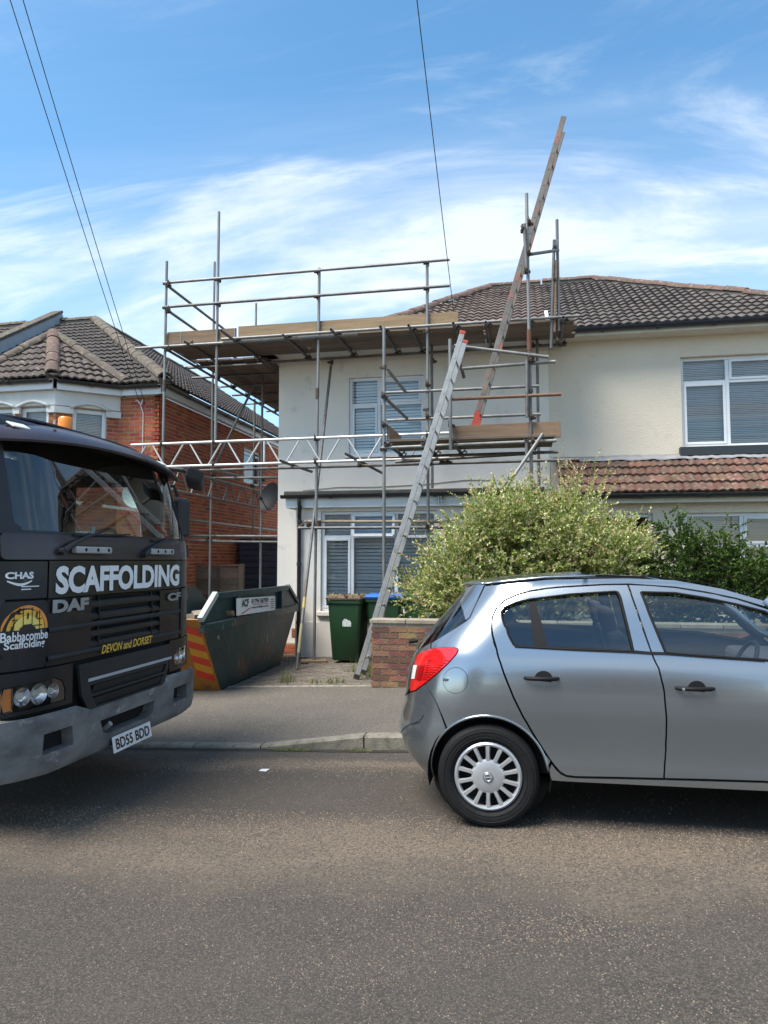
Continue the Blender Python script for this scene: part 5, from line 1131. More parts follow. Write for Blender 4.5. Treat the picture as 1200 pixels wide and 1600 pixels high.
# lettering and badges
def TP(y0, y1, z0, z1, off, bow=0): return lambda a, c: FRONT.at(y0 + (y1 - y0) * a, z0 + (z1 - z0) * c + bow * math.sin(math.pi * a), off)
lettering('banner_lettering', 'SCAFFOLDING', TP(-.845, .845, 1.378, 1.562, .011), M_TW, lo_, bold=.042, spacing=.98)
lettering('maker_badge', 'DAF', TP(-.91 + .04, -.50, 1.262, 1.345, .016), M_TS, lo_, bold=.055); lettering('model_badge', 'CF', TP(.62, .875, 1.255, 1.322, .016), M_TS, lo_, bold=.045)
lettering('region_lettering', 'DEVON and DORSET', TP(-.33, .38, .938, .998, .016), M_TY, lo_, bold=.018, shear=.25)
lettering('accreditation_lettering', 'CHAS', TP(-1.185, -1.015, 1.485, 1.528, .010), M_TW, lo_, bold=.045)
sm = MB(); rows = [[FRONT.at(-1.175 + .15 * t, 1.474 - .022 * math.sin(math.pi * t) + d * (.5 + .5 * math.sin(math.pi * t)), .010) for t in np.linspace(0, 1, 12)] for d in (-.010, .006)]; sm.grid(rows).build('accreditation_swoosh', M_TW, lo_)
for z, a in ((1.435, -.975), (1.418, -1.03)): MB().grid([[FRONT.at(y, z + d, .010) for y in np.linspace(-1.095, a, 4)] for d in (0, .006)]).build('accreditation_rule', M_TW, lo_)
lcx, lcz, lr = -1.05, 1.175, .148
def disc(r, sx, m, off, zc=1.0): MB().poly([FRONT.at(lcx + r * sx * math.cos(t), lcz + r * zc * math.sin(t), off) for t in np.linspace(0, math.pi, 20)]).build('logo_sun', m, lo_)
disc(lr, 1.0, mat('logo_orange', (.80, .30, .05), .45), .0125); disc(lr * .82, 1.0, mat('logo_amber', (.85, .48, .06), .45), .0135); disc(lr * .58, 1.05, mat('logo_yellow', (.85, .66, .16), .45), .0145)
def lbar(y0, z0, y1, z1, w=.004): MB().bar(FRONT.at(y0, z0, .0155), FRONT.at(y1, z1, .0155), .002, w, (0, 0, 1) if abs(z1 - z0) < abs(y1 - y0) else (0, 1, 0)).build('logo_scaffold', M_BANN, lo_)
for y in (-.085, -.028, .03, .082): lbar(lcx + y, lcz, lcx + y, lcz + math.sqrt(max(0, lr ** 2 - (y) ** 2)) - .01)
for z, a, c in ((.022, -.10, .10), (.062, -.095, .095), (.10, -.095, -.03)): lbar(lcx + a, lcz + z, lcx + c, lcz + z, .007)
for y, z in ((-.055, .112), (.0, .082), (.06, .085)): lbar(lcx + y, lcz + z - .018, lcx + y + .004, lcz + z + .02, .012)
MB().poly([FRONT.at(lcx + a, lcz + c, .0165) for a, c in ((-.05, -.002), (-.05, .012), (-.03, .02), (-.025, .032), (.028, .034), (.034, .02), (.055, .012), (.055, -.002))]).build('logo_lorry', M_BANN, lo_)
lettering('company_lettering', 'Babbacombe', TP(lcx - .148, lcx + .150, 1.108, 1.166, .013), M_TW, lo_, bold=.02); lettering('company_lettering', 'Scaffolding', TP(lcx - .130, lcx + .128, 1.050, 1.110, .013), M_TW, lo_, bold=.02)
# wipers, handles
for y0, z0, y1, z1 in ((-.80, 1.655, -.30, 1.80), (.22, 1.64, .70, 1.79)):
    w_ = MB().path([FRONT.at(y0, z0, .03), FRONT.at(y0 + .1, z0 + .05, .035), FRONT.at((y0 + y1) / 2, (z0 + z1) / 2 + .02, .04), FRONT.at(y1, z1, .03)], [.022, .016, .011, .008], 8).build('wiper', M_MATT, lo_, smooth='auto')
    MB().bar(FRONT.at(y0 + .15, z1 - .035, .014), FRONT.at(y1 + .35, z1 - .01, .014), .012, .02, (1, 0, 0)).build('wiper_blade', M_MATT, w_); MB().tube(FRONT.at(y0, z0, -.01), FRONT.at(y0, z0, .045), .024, 10).build('wiper_pivot', M_MATT, w_)
M_HAND = mat('handle_grey', (.34, .345, .35), .5, col2=(.28, .285, .29), scale=8)
for y0, y1 in ((-.70, -.28), (.28, .66)):
    h_ = MB().obox(FRONT.at((y0 + y1) / 2, 1.665, .035), (.022, 0, 0), (0, (y1 - y0) / 2, 0), (0, 0, .023)).build('grab_handle', M_HAND, lo_, bevel=.010)
    for y in (y0 + .10, (y0 + y1) / 2 + .03, y1 - .05): MB().tube(FRONT.at(y, 1.665, .055), FRONT.at(y, 1.665, .059), .013, 10).build('handle_recess', M_VOID, h_)
# windscreen, frame, visor, roof
ws = [(-1.115, 1.785), (1.115, 1.785), (1.06, 2.455), (-1.06, 2.455)]; wsr = [q for k in range(4) for q in [tuple(np.array(ws[k]) + (np.array(ws[k - 1]) - np.array(ws[k])) * f / np.linalg.norm(np.array(ws[k - 1]) - np.array(ws[k]))) for f in (.10, .045)] + [tuple(np.array(ws[k]) * .94 + np.array(ws[k - 2]) * .06 * .35 + np.array(ws[k]) * .06 * .65)] + [tuple(np.array(ws[k]) + (np.array(ws[(k + 1) % 4]) - np.array(ws[k])) * f / np.linalg.norm(np.array(ws[(k + 1) % 4]) - np.array(ws[k]))) for f in (.045, .10)]]
pan([(-1.20, 1.76), (1.20, 1.76), (1.13, 2.53), (-1.13, 2.53)], 'windscreen_frame', M_LORRY, off=0, gap=0, holes=[wsr], rim=.06)
panel(FRONT, inset(wsr, -.01), 'windscreen', glass('cab_glass', (.62, .71, .69), .05), lo_, step=.08, off=-.008, rim=0)
vis_prof = [(-.34, 2.575), (-.20, 2.555), (-.05, 2.505), (.05, 2.455), (.085, 2.415), (.08, 2.40), (.03, 2.41), (-.10, 2.44)]
rows = []
for dx, z in vis_prof: rows.append([(TX - .12 + dx - .15 * (abs(y) / 1.2) ** 2.4, TY + y, z - .07 * (abs(y) / 1.16) ** 2.2) for y in np.linspace(-1.2, 1.2, 33)])
vo = MB().grid(rows).build('sun_visor', M_PLUM, lo_, smooth='auto')
for y in (-1.0, -.62, .35, .78):
    x_, z_ = TX - .12 - .05 - .15 * (abs(y) / 1.2) ** 2.4, 2.507 - .07 * (abs(y) / 1.16) ** 2.2; MB().lathe((x_, TY + y, z_), (.5, 0, .85), [(.0, .006), (.010, .005), (.014, 0)], 8).build('fixing', M_VOID, vo)
for y in (-.92, .92):
    x_, z_ = TX - .12 - .05 - .15 * (abs(y) / 1.2) ** 2.4, 2.507 - .07 * (abs(y) / 1.16) ** 2.2; MB().obox((x_ + .0, TY + y, z_ + .004), (.03, 0, -.017), (.01, .07, 0), (.003, 0, .006)).build('marker_lamp', mat('lamp_clear', (.70, .68, .60), .25), vo, bevel=.006)
MB().grid([[(TX - .40 - t * 1.25, TY + y, 2.575 + .05 * math.sin(math.pi * min(1, t * 1.6 + .1)) - .12 * (abs(y) / 1.2) ** 4) for y in np.linspace(-1.18, 1.18, 17)] for t in np.linspace(0, 1, 9)]).build('roof', M_PLUM, lo_, smooth=True, solid=.02)
bc = atX(102, 662, TX - .72); bcz = 2.615
be = MB().lathe((bc.x, bc.y, bcz), Z_, [(.0, .155), (.045, .153), (.055, .14), (.058, .04), (.058, 0)], 18).build('beacon', mat('beacon_amber', (.80, .24, .02), .25), lo_, smooth='auto'); MB().tube((bc.x, bc.y, bcz - .04), (bc.x, bc.y, bcz + .02), .072, 14).build('beacon_base', M_MATT, be)
# cab sides with door windows, back wall
for s in (-1, 1):
    ys = TY + s * 1.17; xs0, xs1 = TX - .34, TX - 1.62
    out = [(xs0, .62), (xs1, .62), (xs1, 2.50), (xs0 - .12, 2.50), (xs0, 2.2)]; win = [(xs0 - .14, 1.72), (xs1 + .38, 1.72), (xs1 + .38, 2.30), (xs0 - .34, 2.30), (xs0 - .20, 2.05)]
    SIDE = Sheet(lambda a, c, ys=ys: (a, ys, c), (0, s, 0)); d_ = panel(SIDE, out, 'door', M_LORRY, lo_, [win], .15, 0, 0, .05); panel(SIDE, win, 'door_window', MATS['cab_glass'], d_, step=.3, off=-.02, rim=0)
    MB().path([(a, ys - s * .02, c) for a, c in win + win[:1]], .022, 6).build('window_seal', M_MATT, d_)
    MB().tube((xs0 - .6, ys + s * .02, 1.45), (xs0 - .8, ys + s * .02, 1.45), .02, 8).build('door_handle', M_MATT, d_)
    cr = (TX - .12, TY + s * 1.06, 2.33)      # kerb mirror and main mirrors
    mb_ = MB().obox((TX - .25, TY + s * 1.34, 2.0), (.05, .0, .0), (.03 * s, .075, 0), (0, 0, .19)).build('mirror', M_MATT, lo_, bevel=.035); MB().path([(TX - .5, TY + s * 1.17, 2.32), (TX - .3, TY + s * 1.30, 2.30), (TX - .27, TY + s * 1.33, 2.2)], .018, 6).build('mirror_arm', M_MATT, mb_)
    MB().obox((TX - .26, TY + s * 1.35, 1.68), (.05, .0, .0), (.02 * s, .09, 0), (0, 0, .07)).build('mirror', M_MATT, lo_, bevel=.03)
MB().obox((TX + .0, TY + 1.13, 2.34), (.05, .07, -.02), (-.05, .12, -.03), (.015, 0, .065)).build('kerb_mirror', M_MATT, lo_, bevel=.03); MB().path([(TX - .28, TY + 1.05, 2.44), (TX - .1, TY + 1.08, 2.42), (TX - .02, TY + 1.12, 2.38)], .02, 6).build('mirror_arm', M_MATT, lo_)
holed(BWB := MB(), (TX - 1.62, TY - 1.16, .62), (0, 1, 0), (1, 0, 0), 2.32, 1.9, [(.4, 1.9, 1.15, 1.6)], .04); BWB.build('cab_back', M_MATT, lo_)
# inside
M_INT = mat('cab_interior', (.045, .045, .048), .8, col2=(.06, .058, .058), scale=6)
MB().obox((TX - .52, TY, 1.62), (.20, 0, .02), (0, 1.10, 0), (0, 0, .10)).build('dashboard', M_INT, lo_, bevel=.05); MB().box(TX - 1.6, TX - .3, TY - 1.14, TY + 1.14, .95, 1.0).build('cab_floor', M_INT, lo_)
for y in (-.62, .62):
    sb = MB().obox((TX - 1.05, TY + y, 1.33), (.25, 0, 0), (0, .25, 0), (0, 0, .08)).build('seat', M_INT, lo_, bevel=.05); MB().obox((TX - 1.33, TY + y, 1.68), (.07, 0, 0), (0, .24, 0), (-.05, 0, .33)).build('seat_back', M_INT, sb, bevel=.06); MB().obox((TX - 1.40, TY + y, 2.10), (.05, 0, 0), (0, .13, 0), (0, 0, .09)).build('head_rest', M_INT, sb, bevel=.03)
sw_ = MB(); cc = Vector((TX - .72, TY + .62, 1.76)); ax = Vector((-.45, 0, .9)).normalized(); a_ = Vector((0, 1, 0)); b_ = ax.cross(a_)
sw_.path([cc + (a_ * math.cos(t) + b_ * math.sin(t)) * .22 for t in np.linspace(0, 2 * math.pi, 25)], .015, 6); sw_.tube(cc - a_ * .2, cc + a_ * .2, .014, 6); sw_.tube(cc, cc - ax * .25, .03, 8); sw_.build('steering_wheel', M_MATT, lo_, smooth='auto')
def loose(nm, lab, cat, c, ax, ay, az, m): o = MB().obox(c, ax, ay, az).build(nm, m); tag(o, lab, cat); return o
loose('folder', 'red folder lying on the lorry dashboard behind the windscreen', 'folder', (TX - .42, TY - .42, 1.742), (.06, .02, 0), (-.03, .15, 0), (0, 0, .006), M_RED)
loose('paper', 'pale papers lying on the lorry dashboard beside the red folder', 'papers', (TX - .42, TY - .08, 1.742), (.07, .02, 0), (-.05, .22, 0), (0, 0, .005), mat('pale_paper', (.55, .68, .68), .6))
loose('ticket', 'small white permit standing up on the lorry dashboard', 'ticket', (TX - .36, TY + .10, 1.80), (.008, 0, 0), (0, .022, 0), (0, 0, .06), M_WHITE)
# chassis, wheels, bed
MB().box(TX - 8.2, TX - .4, TY - .45, TY + .45, .42, .62).build('chassis', M_MATT, lo_); MB().box(TX - 8.3, TX - 1.75, TY - 1.22, TY + 1.22, 1.0, 1.12).build('flat_bed', mat('bed_timber', (.16, .12, .09), .9), lo_)
MB().box(TX - 1.86, TX - 1.76, TY - 1.2, TY + 1.2, 1.121, 2.2).build('headboard', M_LORRY, lo_); MB().box(TX - 1.3, TX - .15, TY - 1.10, TY + 1.10, .36, .62).build('step_well', M_MATT, lo_)
for xw, gzz in ((TX - 1.42, -.18), (TX - 5.9, -.18)):
    for s in (-1, 1):
        y = TY + s * 1.02; ty = MB().lathe((xw, y - s * .14, gzz + .49), (0, s, 0), [(.28, 0), (.46, .0), (.49, .04), (.49, .24), (.46, .28), (.28, .28)], 32).build('tyre', mat('rubber', (.018, .018, .018), .8), lo_, smooth='auto'); MB().lathe((xw, y - s * .14, gzz + .49), (0, s, 0), [(.0, .16), (.12, .16), (.14, .2), (.2, .2), (.25, .12), (.285, .26), (.285, 0)], 24).build('rim', M_TS, ty, smooth='auto')
# ================================================================== SILVER HATCHBACK
CXR, CYC, CZ = -.235, 5.35, -.01
def table(zs, vs, sig=.03):
    g = np.linspace(-.2, 1.9, 1400); v = np.interp(g, zs, vs); k = np.exp(-.5 * ((np.arange(-120, 121) * (g[1] - g[0])) / sig) ** 2); k /= k.sum(); pad = np.r_[np.full(120, v[0]), v, np.full(120, v[-1])]; w = np.convolve(pad, k, 'valid')
    return lambda z: float(np.interp(z, g, w))
cxr = table([.18, .25, .33, .45, .55, .62, .75, .90, 1.0, 1.1, 1.2, 1.28, 1.34, 1.40, 1.46], [-.48, -.55, -.615, -.655, -.648, -.622, -.605, -.575, -.535, -.465, -.375, -.305, -.25, -.20, -.15])
chw = table([.18, .24, .30, .36, .45, .55, .70, .80, .90, .98, 1.02, 1.10, 1.20, 1.30, 1.38, 1.43, 1.47], [.80, .825, .843, .850, .846, .852, .866, .866, .858, .842, .830, .800, .760, .716, .676, .645, .61], .022)
cna = table([.2, .9, 1.1, 1.45], [.62, .60, .52, .46], .06); NE = 2.5
def carpos(u, z):
    xr, a, hw = cxr(z), cna(z), chw(z); sg = 1 if u >= 0 else -1; u = abs(u)
    if u <= 1: t = u * math.pi / 2; x = xr + a * (1 - max(0, math.cos(t)) ** (2 / NE)); y = hw * math.sin(t) ** (2 / NE)
    else: x = xr + a + (u - 1) * 1.0; y = hw
    # gentle plan curve and narrowing nose
    y *= 1 - .012 * ((x - 1.2) / 1.6) ** 2
    if x > 2.5: y *= max(.02, 1 - min(.999, (x - 2.5) / .85) ** 2.6) ** (1 / 2.6)
    return (CXR + x, CYC - sg * y, CZ + z)
CAR = Sheet(carpos, (-.55, -1, .25)); CAR.prep(.02, 3.2, .18, 1.47, 170, 70)
def cuv(x, z):
    xr, a = cxr(z), cna(z)
    if x >= xr + a: return (1 + x - xr - a, z)
    return (math.acos(max(0, min(1, (1 - (x - xr) / a))) ** (NE / 2)) / (math.pi / 2), z)
z6 = lambda x, y: CAR.inv(620 + x / 2.069, 880 + y / 2.069)
zr_ = lambda x, y: CAR.inv(620 + x / 6.667, 900 + y / 6.667)
def tr(fn, P, step):      # traced line, subdivided in the picture before it is laid on the body
    Q = [fn(*P[0])]
    for a, b in zip(P, P[1:]):
        n = max(1, int(math.hypot(b[0] - a[0], b[1] - a[1]) / step)); Q += [fn(a[0] + (b[0] - a[0]) * k / n, a[1] + (b[1] - a[1]) * k / n) for k in range(1, n + 1)]
    return Q
tr6 = lambda P: tr(z6, P, 28); trr = lambda P: tr(zr_, P, 60)
car = thing('hatchback_car', 'silver-blue five-door hatchback parked at the kerb, facing right', 'car', (CXR + 1.2, CYC, CZ))
M_CAR = mat('silver_blue_paint', (.325, .36, .385), .22, metal=.85, col2=(.315, .35, .375), scale=1.5, coat=.7, obj=False)
M_TRIM = mat('car_black_trim', (.008, .008, .009), .6, spec=.2); M_CGL = glass('car_glass', (.72, .78, .76), .06); M_CVOID = mat('car_dark', (.006, .006, .006), .85)
def cp(P, nm, m=M_CAR, holes=(), step=.045, off=0, gap=.0014, rim=.016, par=car, mirror=CYC): return panel(CAR, P, nm, m, par, holes, step, off, gap, rim, mirror)
WX, WZ, AR = 0.0, .307, .362
def arch(t0, t1, r=AR, n=22, cx=WX): return [cuv(cx + r * math.cos(R(t)), WZ + r * math.sin(R(t))) for t in np.linspace(t0, t1, n)]
rd = tr6(((745, 70), (670, 71), (600, 75), (530, 79), (480, 84), (430, 92), (390, 104), (350, 122), (325, 145), (311, 175), (309, 205), (315, 245), (327, 290), (348, 355), (378, 430), (410, 495), (450, 562), (485, 616), (510, 652), (528, 673), (548, 685), (580, 689), (700, 691), (862, 695), (868, 600), (870, 500), (862, 410), (845, 340), (822, 290), (800, 228), (780, 170), (747, 76)))
rdw = tr6(((340, 172), (339, 158), (350, 143), (385, 128), (430, 117), (560, 101), (705, 92), (714, 94), (722, 110), (765, 285), (560, 279), (390, 270), (378, 262), (360, 228), (347, 195), (341, 176)))
door_r = cp(rd, 'rear_door', holes=[rdw])
cp(inset(rdw, -.012), 'rear_door_glass', M_CGL, off=-.012, gap=0, rim=0, step=.08)
dv = tr6(((426, 112), (446, 110), (492, 280), (452, 278))); cp(dv, 'window_divider', M_TRIM, off=-.004, gap=0)
fx = lambda x, z: cuv(x, z)
fd = tr6(((749, 70), (784, 170), (804, 228), (826, 290), (849, 340), (866, 410), (874, 500), (872, 600), (866, 695), (1000, 698), (1190, 704))) + [fx(1.85, .345), fx(2.0, .38), fx(2.08, .55), fx(2.10, .80), fx(2.10, .97), fx(2.03, 1.04), fx(1.92, 1.15), fx(1.78, 1.26)] + tr6(((1190, 146), (1100, 117), (1000, 96), (900, 80), (820, 73)))
fdw = tr6(((789, 94), (900, 97), (1000, 113), (1100, 134), (1190, 157))) + [fx(1.72, 1.24), fx(1.85, 1.14), fx(1.98, 1.02), fx(1.90, .985)] + tr6(((1190, 313), (1000, 301), (870, 290), (846, 235), (815, 160)))
door_f = cp(fd, 'front_door', holes=[fdw]); cp(inset(fdw, -.012), 'front_door_glass', M_CGL, off=-.012, gap=0, rim=0, step=.08)
# black belt line and window seals
for w_, par in ((rdw, door_r), (fdw, door_f)):
    pts = [CAR.at(*p, .001) for p in densify(w_, .02)]; pts.append(pts[0])
    for s in (0, 1): MB().path([p if s == 0 else Vector((p.x, 2 * CYC - p.y, p.z)) for p in pts], .008, 6).build('window_seal', M_TRIM, par, smooth=True)
bl_ = tr6(((378, 264), (560, 273), (765, 282), (822, 287), (868, 288), (1000, 297), (1190, 310), (1190, 320), (1000, 307), (868, 297), (822, 296), (765, 292), (560, 283), (382, 273)))
cp(bl_, 'belt_moulding', M_TRIM, off=.006, gap=0)
# rear quarter with roof rail, fuel flap and arch
fc = z6(190, 380); fl_c = [CAR.inv(620 + (190 + 40 * math.cos(t)) / 2.069, 880 + (379 + 42 * math.sin(t)) / 2.069) for t in np.linspace(0, 2 * math.pi, 29)[:-1]]
lamp = trr(((195, 880), (215, 828), (262, 797), (355, 764), (480, 750), (595, 750), (636, 762), (640, 778), (620, 815), (540, 905), (440, 1000), (300, 1115), (200, 1190), (150, 1203), (144, 1165), (152, 1100), (166, 1040), (185, 930)))
qp = tr6(((285, 74), (480, 54), (740, 47), (900, 55), (1050, 82), (1190, 122))) + tr6(((1190, 140), (1100, 113), (1000, 92), (900, 76), (749, 66), (745, 66), (670, 67), (600, 71), (530, 75), (480, 80), (430, 88), (388, 100), (347, 119), (321, 143), (307, 174), (305, 205), (311, 246), (323, 291), (344, 357), (374, 432), (406, 497), (446, 565), (481, 619), (497, 640)))
qp += arch(12, 133)
qp += trr(((420, 1330), (360, 1220), (300, 1140), (304, 1118), (444, 1003), (544, 908), (624, 817), (644, 778), (640, 758), (597, 745), (480, 745), (362, 758), (360, 700), (480, 625), (600, 552), (725, 470), (764, 434), (830, 290)))
quarter = cp(qp, 'rear_quarter_panel', holes=[fl_c])
ff = cp(fl_c, 'fuel_flap', mirror=None); MB().obox(CAR.at(*zr_(515, 1078), .004), (.020, 0, 0), (0, .005, 0), (0, 0, .011)).build('flap_catch', M_CAR, ff, bevel=.005)
bp_ = [(0.0, .635), (.12, .64)] + trr(((152, 1210), (200, 1196), (296, 1122), (356, 1222), (414, 1330))) + arch(135, 196, n=14) + [cuv(-.37, .20), cuv(-.47, .218), (.35, .255), (0, .29)]
bumper_c = cp(bp_, 'rear_bumper', gap=.002)
cp([(0, .45), (.30, .452), z6(88, 490), z6(72, 512), z6(45, 520), (.2, .415), (0, .41)], 'bumper_insert', off=.007, gap=0, rim=.008)
lm = cp(lamp, 'tail_lamp', mat('tail_lamp_red', (.60, .012, .012), .16, coat=.8, spec=.7, obj=False), off=.006, gap=.001)
cp(trr(((187, 932), (221, 932), (196, 1073), (164, 1073))), 'reversing_lamp', mat('reversing_white', (.72, .70, .66), .2, coat=.6), off=.010, gap=0, par=lm, mirror=None)
cp(trr(((225, 932), (300, 936), (285, 1010), (262, 1088), (200, 1080))), 'lamp_inner', mat('tail_lamp_deep', (.28, .004, .006), .2, coat=.7), off=.0095, gap=0, par=lm, mirror=None)
for k in range(9):
    t = k / 8; a = zr_(335 - 60 * t, 885 + 190 * t); c = zr_(545 - 215 * t, 885 + 190 * t); MB().path([CAR.at(*a, .009), CAR.at(*c, .009)], .0022, 4).build('lens_rib', MATS['tail_lamp_deep'], lm)
# tailgate
gl = [(0, 1.01), (.3, 1.008)] + trr(((292, 722), (362, 690), (480, 615), (600, 542), (714, 462), (690, 360), (660, 262))) + [(.28, 1.395), (0, 1.40)]
tg = [(0, .64), (.14, .645)] + trr(((142, 1165), (148, 1100), (162, 1040), (181, 930), (190, 880), (210, 825), (258, 793), (350, 760), (352, 698), (290, 730))) + [(.3, 1.002), (0, 1.004)]
tail = cp(tg, 'tailgate', gap=.002); cp(gl, 'rear_window', glass('privacy_glass', (.05, .055, .06), .04), off=-.006, gap=0, step=.06)
sp_ = trr(((660, 262), (690, 360), (717, 460), (756, 430), (822, 288), (905, 100))) + [cuv(-.02, 1.445), (.0, 1.46), (0, 1.40), (.28, 1.396)]
cp(sp_, 'spoiler', gap=.001)
MB().path([Vector((CXR - .545, CYC - .05, CZ + 1.02)), Vector((CXR - .60, CYC - .04, CZ + 1.01)), Vector((CXR - .585, CYC + .05, CZ + 1.015))], .014, 6).build('rear_wiper', M_TRIM, tail)
# sill, front end
si = tr6(((500, 648), (515, 668), (532, 684), (550, 692), (580, 695), (862, 701), (1190, 710))) + [fx(1.85, .335), fx(2.02, .37), fx(2.09, .45), fx(2.12, .36), fx(2.1, .315), fx(.45, .298)] + [cuv(.375, .30), cuv(.365, .33), cuv(.36, .36)]
cp(si, 'sill', gap=.002, step=.05)
fe = [fx(2.105, .46), fx(2.115, .80), fx(2.115, .975)] + [fx(2.4, .955), fx(2.7, .90), fx(2.95, .83), fx(3.0, .62)] + [cuv(2.511 + AR * math.cos(R(t)), WZ + AR * math.sin(R(t))) for t in np.linspace(35, 178, 16)]
cp(fe, 'front_wing', gap=.002); fb2 = [fx(3.0, .82), fx(3.15, .70), fx(3.30, .5), fx(3.28, .25), fx(2.90, .20)] + [cuv(2.511 + AR * math.cos(R(t)), WZ + AR * math.sin(R(t))) for t in np.linspace(0, 33, 5)]
cp(fb2, 'front_bumper', gap=.002)
def gut(x):
    return (x, float(np.interp(x, [-.05, .2, .6, 1.0, 1.4, 1.75], [0, 0, 0, 0, 0, 0])))
gt = tr6(((285, 70), (380, 60), (480, 50), (610, 45), (740, 43), (820, 46), (900, 51), (980, 63), (1050, 78), (1120, 97), (1190, 118))); G = [CAR.at(*p) for p in gt]
d_ = (G[-1] - G[-2]).normalized(); G.append(G[-1] + Vector((.16, .02, -.055)));
zc_ = [1.452, 1.468, 1.480, 1.487, 1.489, 1.487, 1.480, 1.468, 1.452, 1.43, 1.402, 1.36]
rows = []
for g_, zc in zip(G, zc_):
    yg = CYC - g_.y; zg = g_.z; row = []
    for t in np.linspace(-1, 1, 25): row.append((g_.x - .05 * (1 - t * t) * (1 if g_ is G[0] else 0), CYC + yg * t, zg + (CZ + zc - zg) * (1 - abs(t) ** 2.3)))
    rows.append(row)
first = [(x - .13 * (1 - abs((y - CYC) / (CYC - G[0].y)) ** 2.5), y, z - .022 * (1 - abs((y - CYC) / (CYC - G[0].y)) ** 2.5)) for x, y, z in rows[0]]
MB().grid([first] + rows).build('roof', M_CAR, car, smooth=True, solid=.015)
for s in (0, 1): MB().path([p if not s else Vector((p.x, 2 * CYC - p.y, p.z)) for p in [q + Vector((0, -.001, .004)) for q in G]], .0022, 6).build('roof_ditch_trim', M_TRIM, car, smooth=True)
# windscreen, bonnet
A0 = [G[-1], CAR.at(*fx(2.02, 1.05)), CAR.at(*fx(2.25, .96))]
rows = [[(p.x + .18 * (1 - t * t) * (k * .5), CYC + (CYC - p.y) * t, p.z + .02 * (1 - t * t)) for t in np.linspace(-1, 1, 13)] for k, p in enumerate(A0)]
MB().grid(rows).build('windscreen', M_CGL, car, smooth=True)
rows = []
for x, z in ((2.25, .965), (2.5, .945), (2.75, .89), (2.95, .83), (3.15, .72)): p = CAR.at(*fx(x, z)); rows.append([(p.x + .10 * (1 - t * t), CYC + (CYC - p.y) * t, p.z + .05 * (1 - t * t)) for t in np.linspace(-1, 1, 13)])
MB().grid(rows).build('bonnet', M_CAR, car, smooth=True, solid=.01)
for s in (-1, 1): MB().path([G[-2] if s < 0 else Vector((G[-2].x, 2 * CYC - G[-2].y, G[-2].z)), A0[1] if s < 0 else Vector((A0[1].x, 2 * CYC - A0[1].y, A0[1].z)), A0[2] if s < 0 else Vector((A0[2].x, 2 * CYC - A0[2].y, A0[2].z))], .03, 8).build('windscreen_pillar', M_CAR, car, smooth=True)
# dark tub behind the panels: sides only up to the belt, floor, wheel wells
b = MB()
inner = [(-.30, .22), (3.1, .22), (3.1, .75), (2.1, .93), (-.30, .93)]
SID = Sheet(lambda x, z: (CXR + x, CYC - .70, CZ + z), (0, -1, 0))
wh = [[(cx + .385 * math.cos(t), WZ + .385 * math.sin(t)) for t in np.linspace(0, 2 * math.pi, 20)[:-1]] for cx in (0, 2.511)]
panel(SID, [(-.30, .93), (2.1, .93), (3.1, .75), (3.1, .32), (2.511 + .4, .30), (2.511 - .4, .30), (.42, .30), (-.28, .30)], 'inner_body', M_CVOID, car, [], .3, 0, 0, 0, CYC)
MB().box(CXR - .30, CXR + 3.1, CYC - .60, CYC + .60, CZ + .25, CZ + .29).build('floor_pan', M_CVOID, car)
for cx in (0, 2.511):
    for s in (-1, 1):
        y0, y1 = CYC + s * .60, CYC + s * .80; V = []
        MB().grid([[(CXR + cx + .375 * math.cos(t), y, CZ + WZ + .375 * math.sin(t)) for t in np.linspace(-.25, math.pi + .25, 20)] for y in (y0, y1)]).build('wheel_well', M_CVOID, car)
        MB().poly([(CXR + cx + .38 * math.cos(t), y0, CZ + WZ + .38 * math.sin(t)) for t in np.linspace(0, 2 * math.pi, 24)]).build('wheel_well', M_CVOID, car)
# arch lips
for cx in (0,):
    for s in (0, 1):
        pts = [CAR.at(*cuv(cx + (AR - .002) * math.cos(R(t)), WZ + (AR - .002) * math.sin(R(t))), .0) for t in np.linspace(8, 190, 34)]; pts = [p if not s else Vector((p.x, 2 * CYC - p.y, p.z)) for p in pts]
        MB().path(pts, .009, 6).build('arch_lip', M_CAR, car, smooth=True)
# handles
for (a, c, y), par in (((408, 528, 372), door_r), ((897, 1030, 404), door_f)):
    dish_ = [CAR.inv(620 + ((a + c) / 2 + 6 + 29 * math.cos(t)) / 2.069, 880 + (y + (27 if math.sin(t) > 0 else 24) * math.sin(t)) / 2.069) for t in np.linspace(0, 2 * math.pi, 25)[:-1]]
    panel(CAR, dish_, 'handle_recess', M_TRIM, par, [], .03, .0015, 0, .002, None)
    panel(CAR, [q for q in dish_ if q[1] < z6((a + c) / 2, y + 6)[1]], 'handle_bowl', M_CAR, par, [], .03, .0035, 0, .002, None)
    p, q = CAR.at(*z6(a + 5, y), .022), CAR.at(*z6(c - 5, y + (c - a) * .022), .022); m_ = (p + q) / 2 + Vector((0, -.012, 0))
    h_ = MB().path([p + Vector((0, .018, 0)), p.lerp(m_, .25), m_, q.lerp(m_, .25), q + Vector((0, .018, 0))], [.010, .0125, .0125, .0125, .010], 8).build('door_handle', M_TRIM, par, smooth='auto')
    if par is door_f: MB().tube(p + Vector((.035, -.014, 0)), p + Vector((.035, -.020, 0)), .008, 10).build('lock', M_TS, h_)
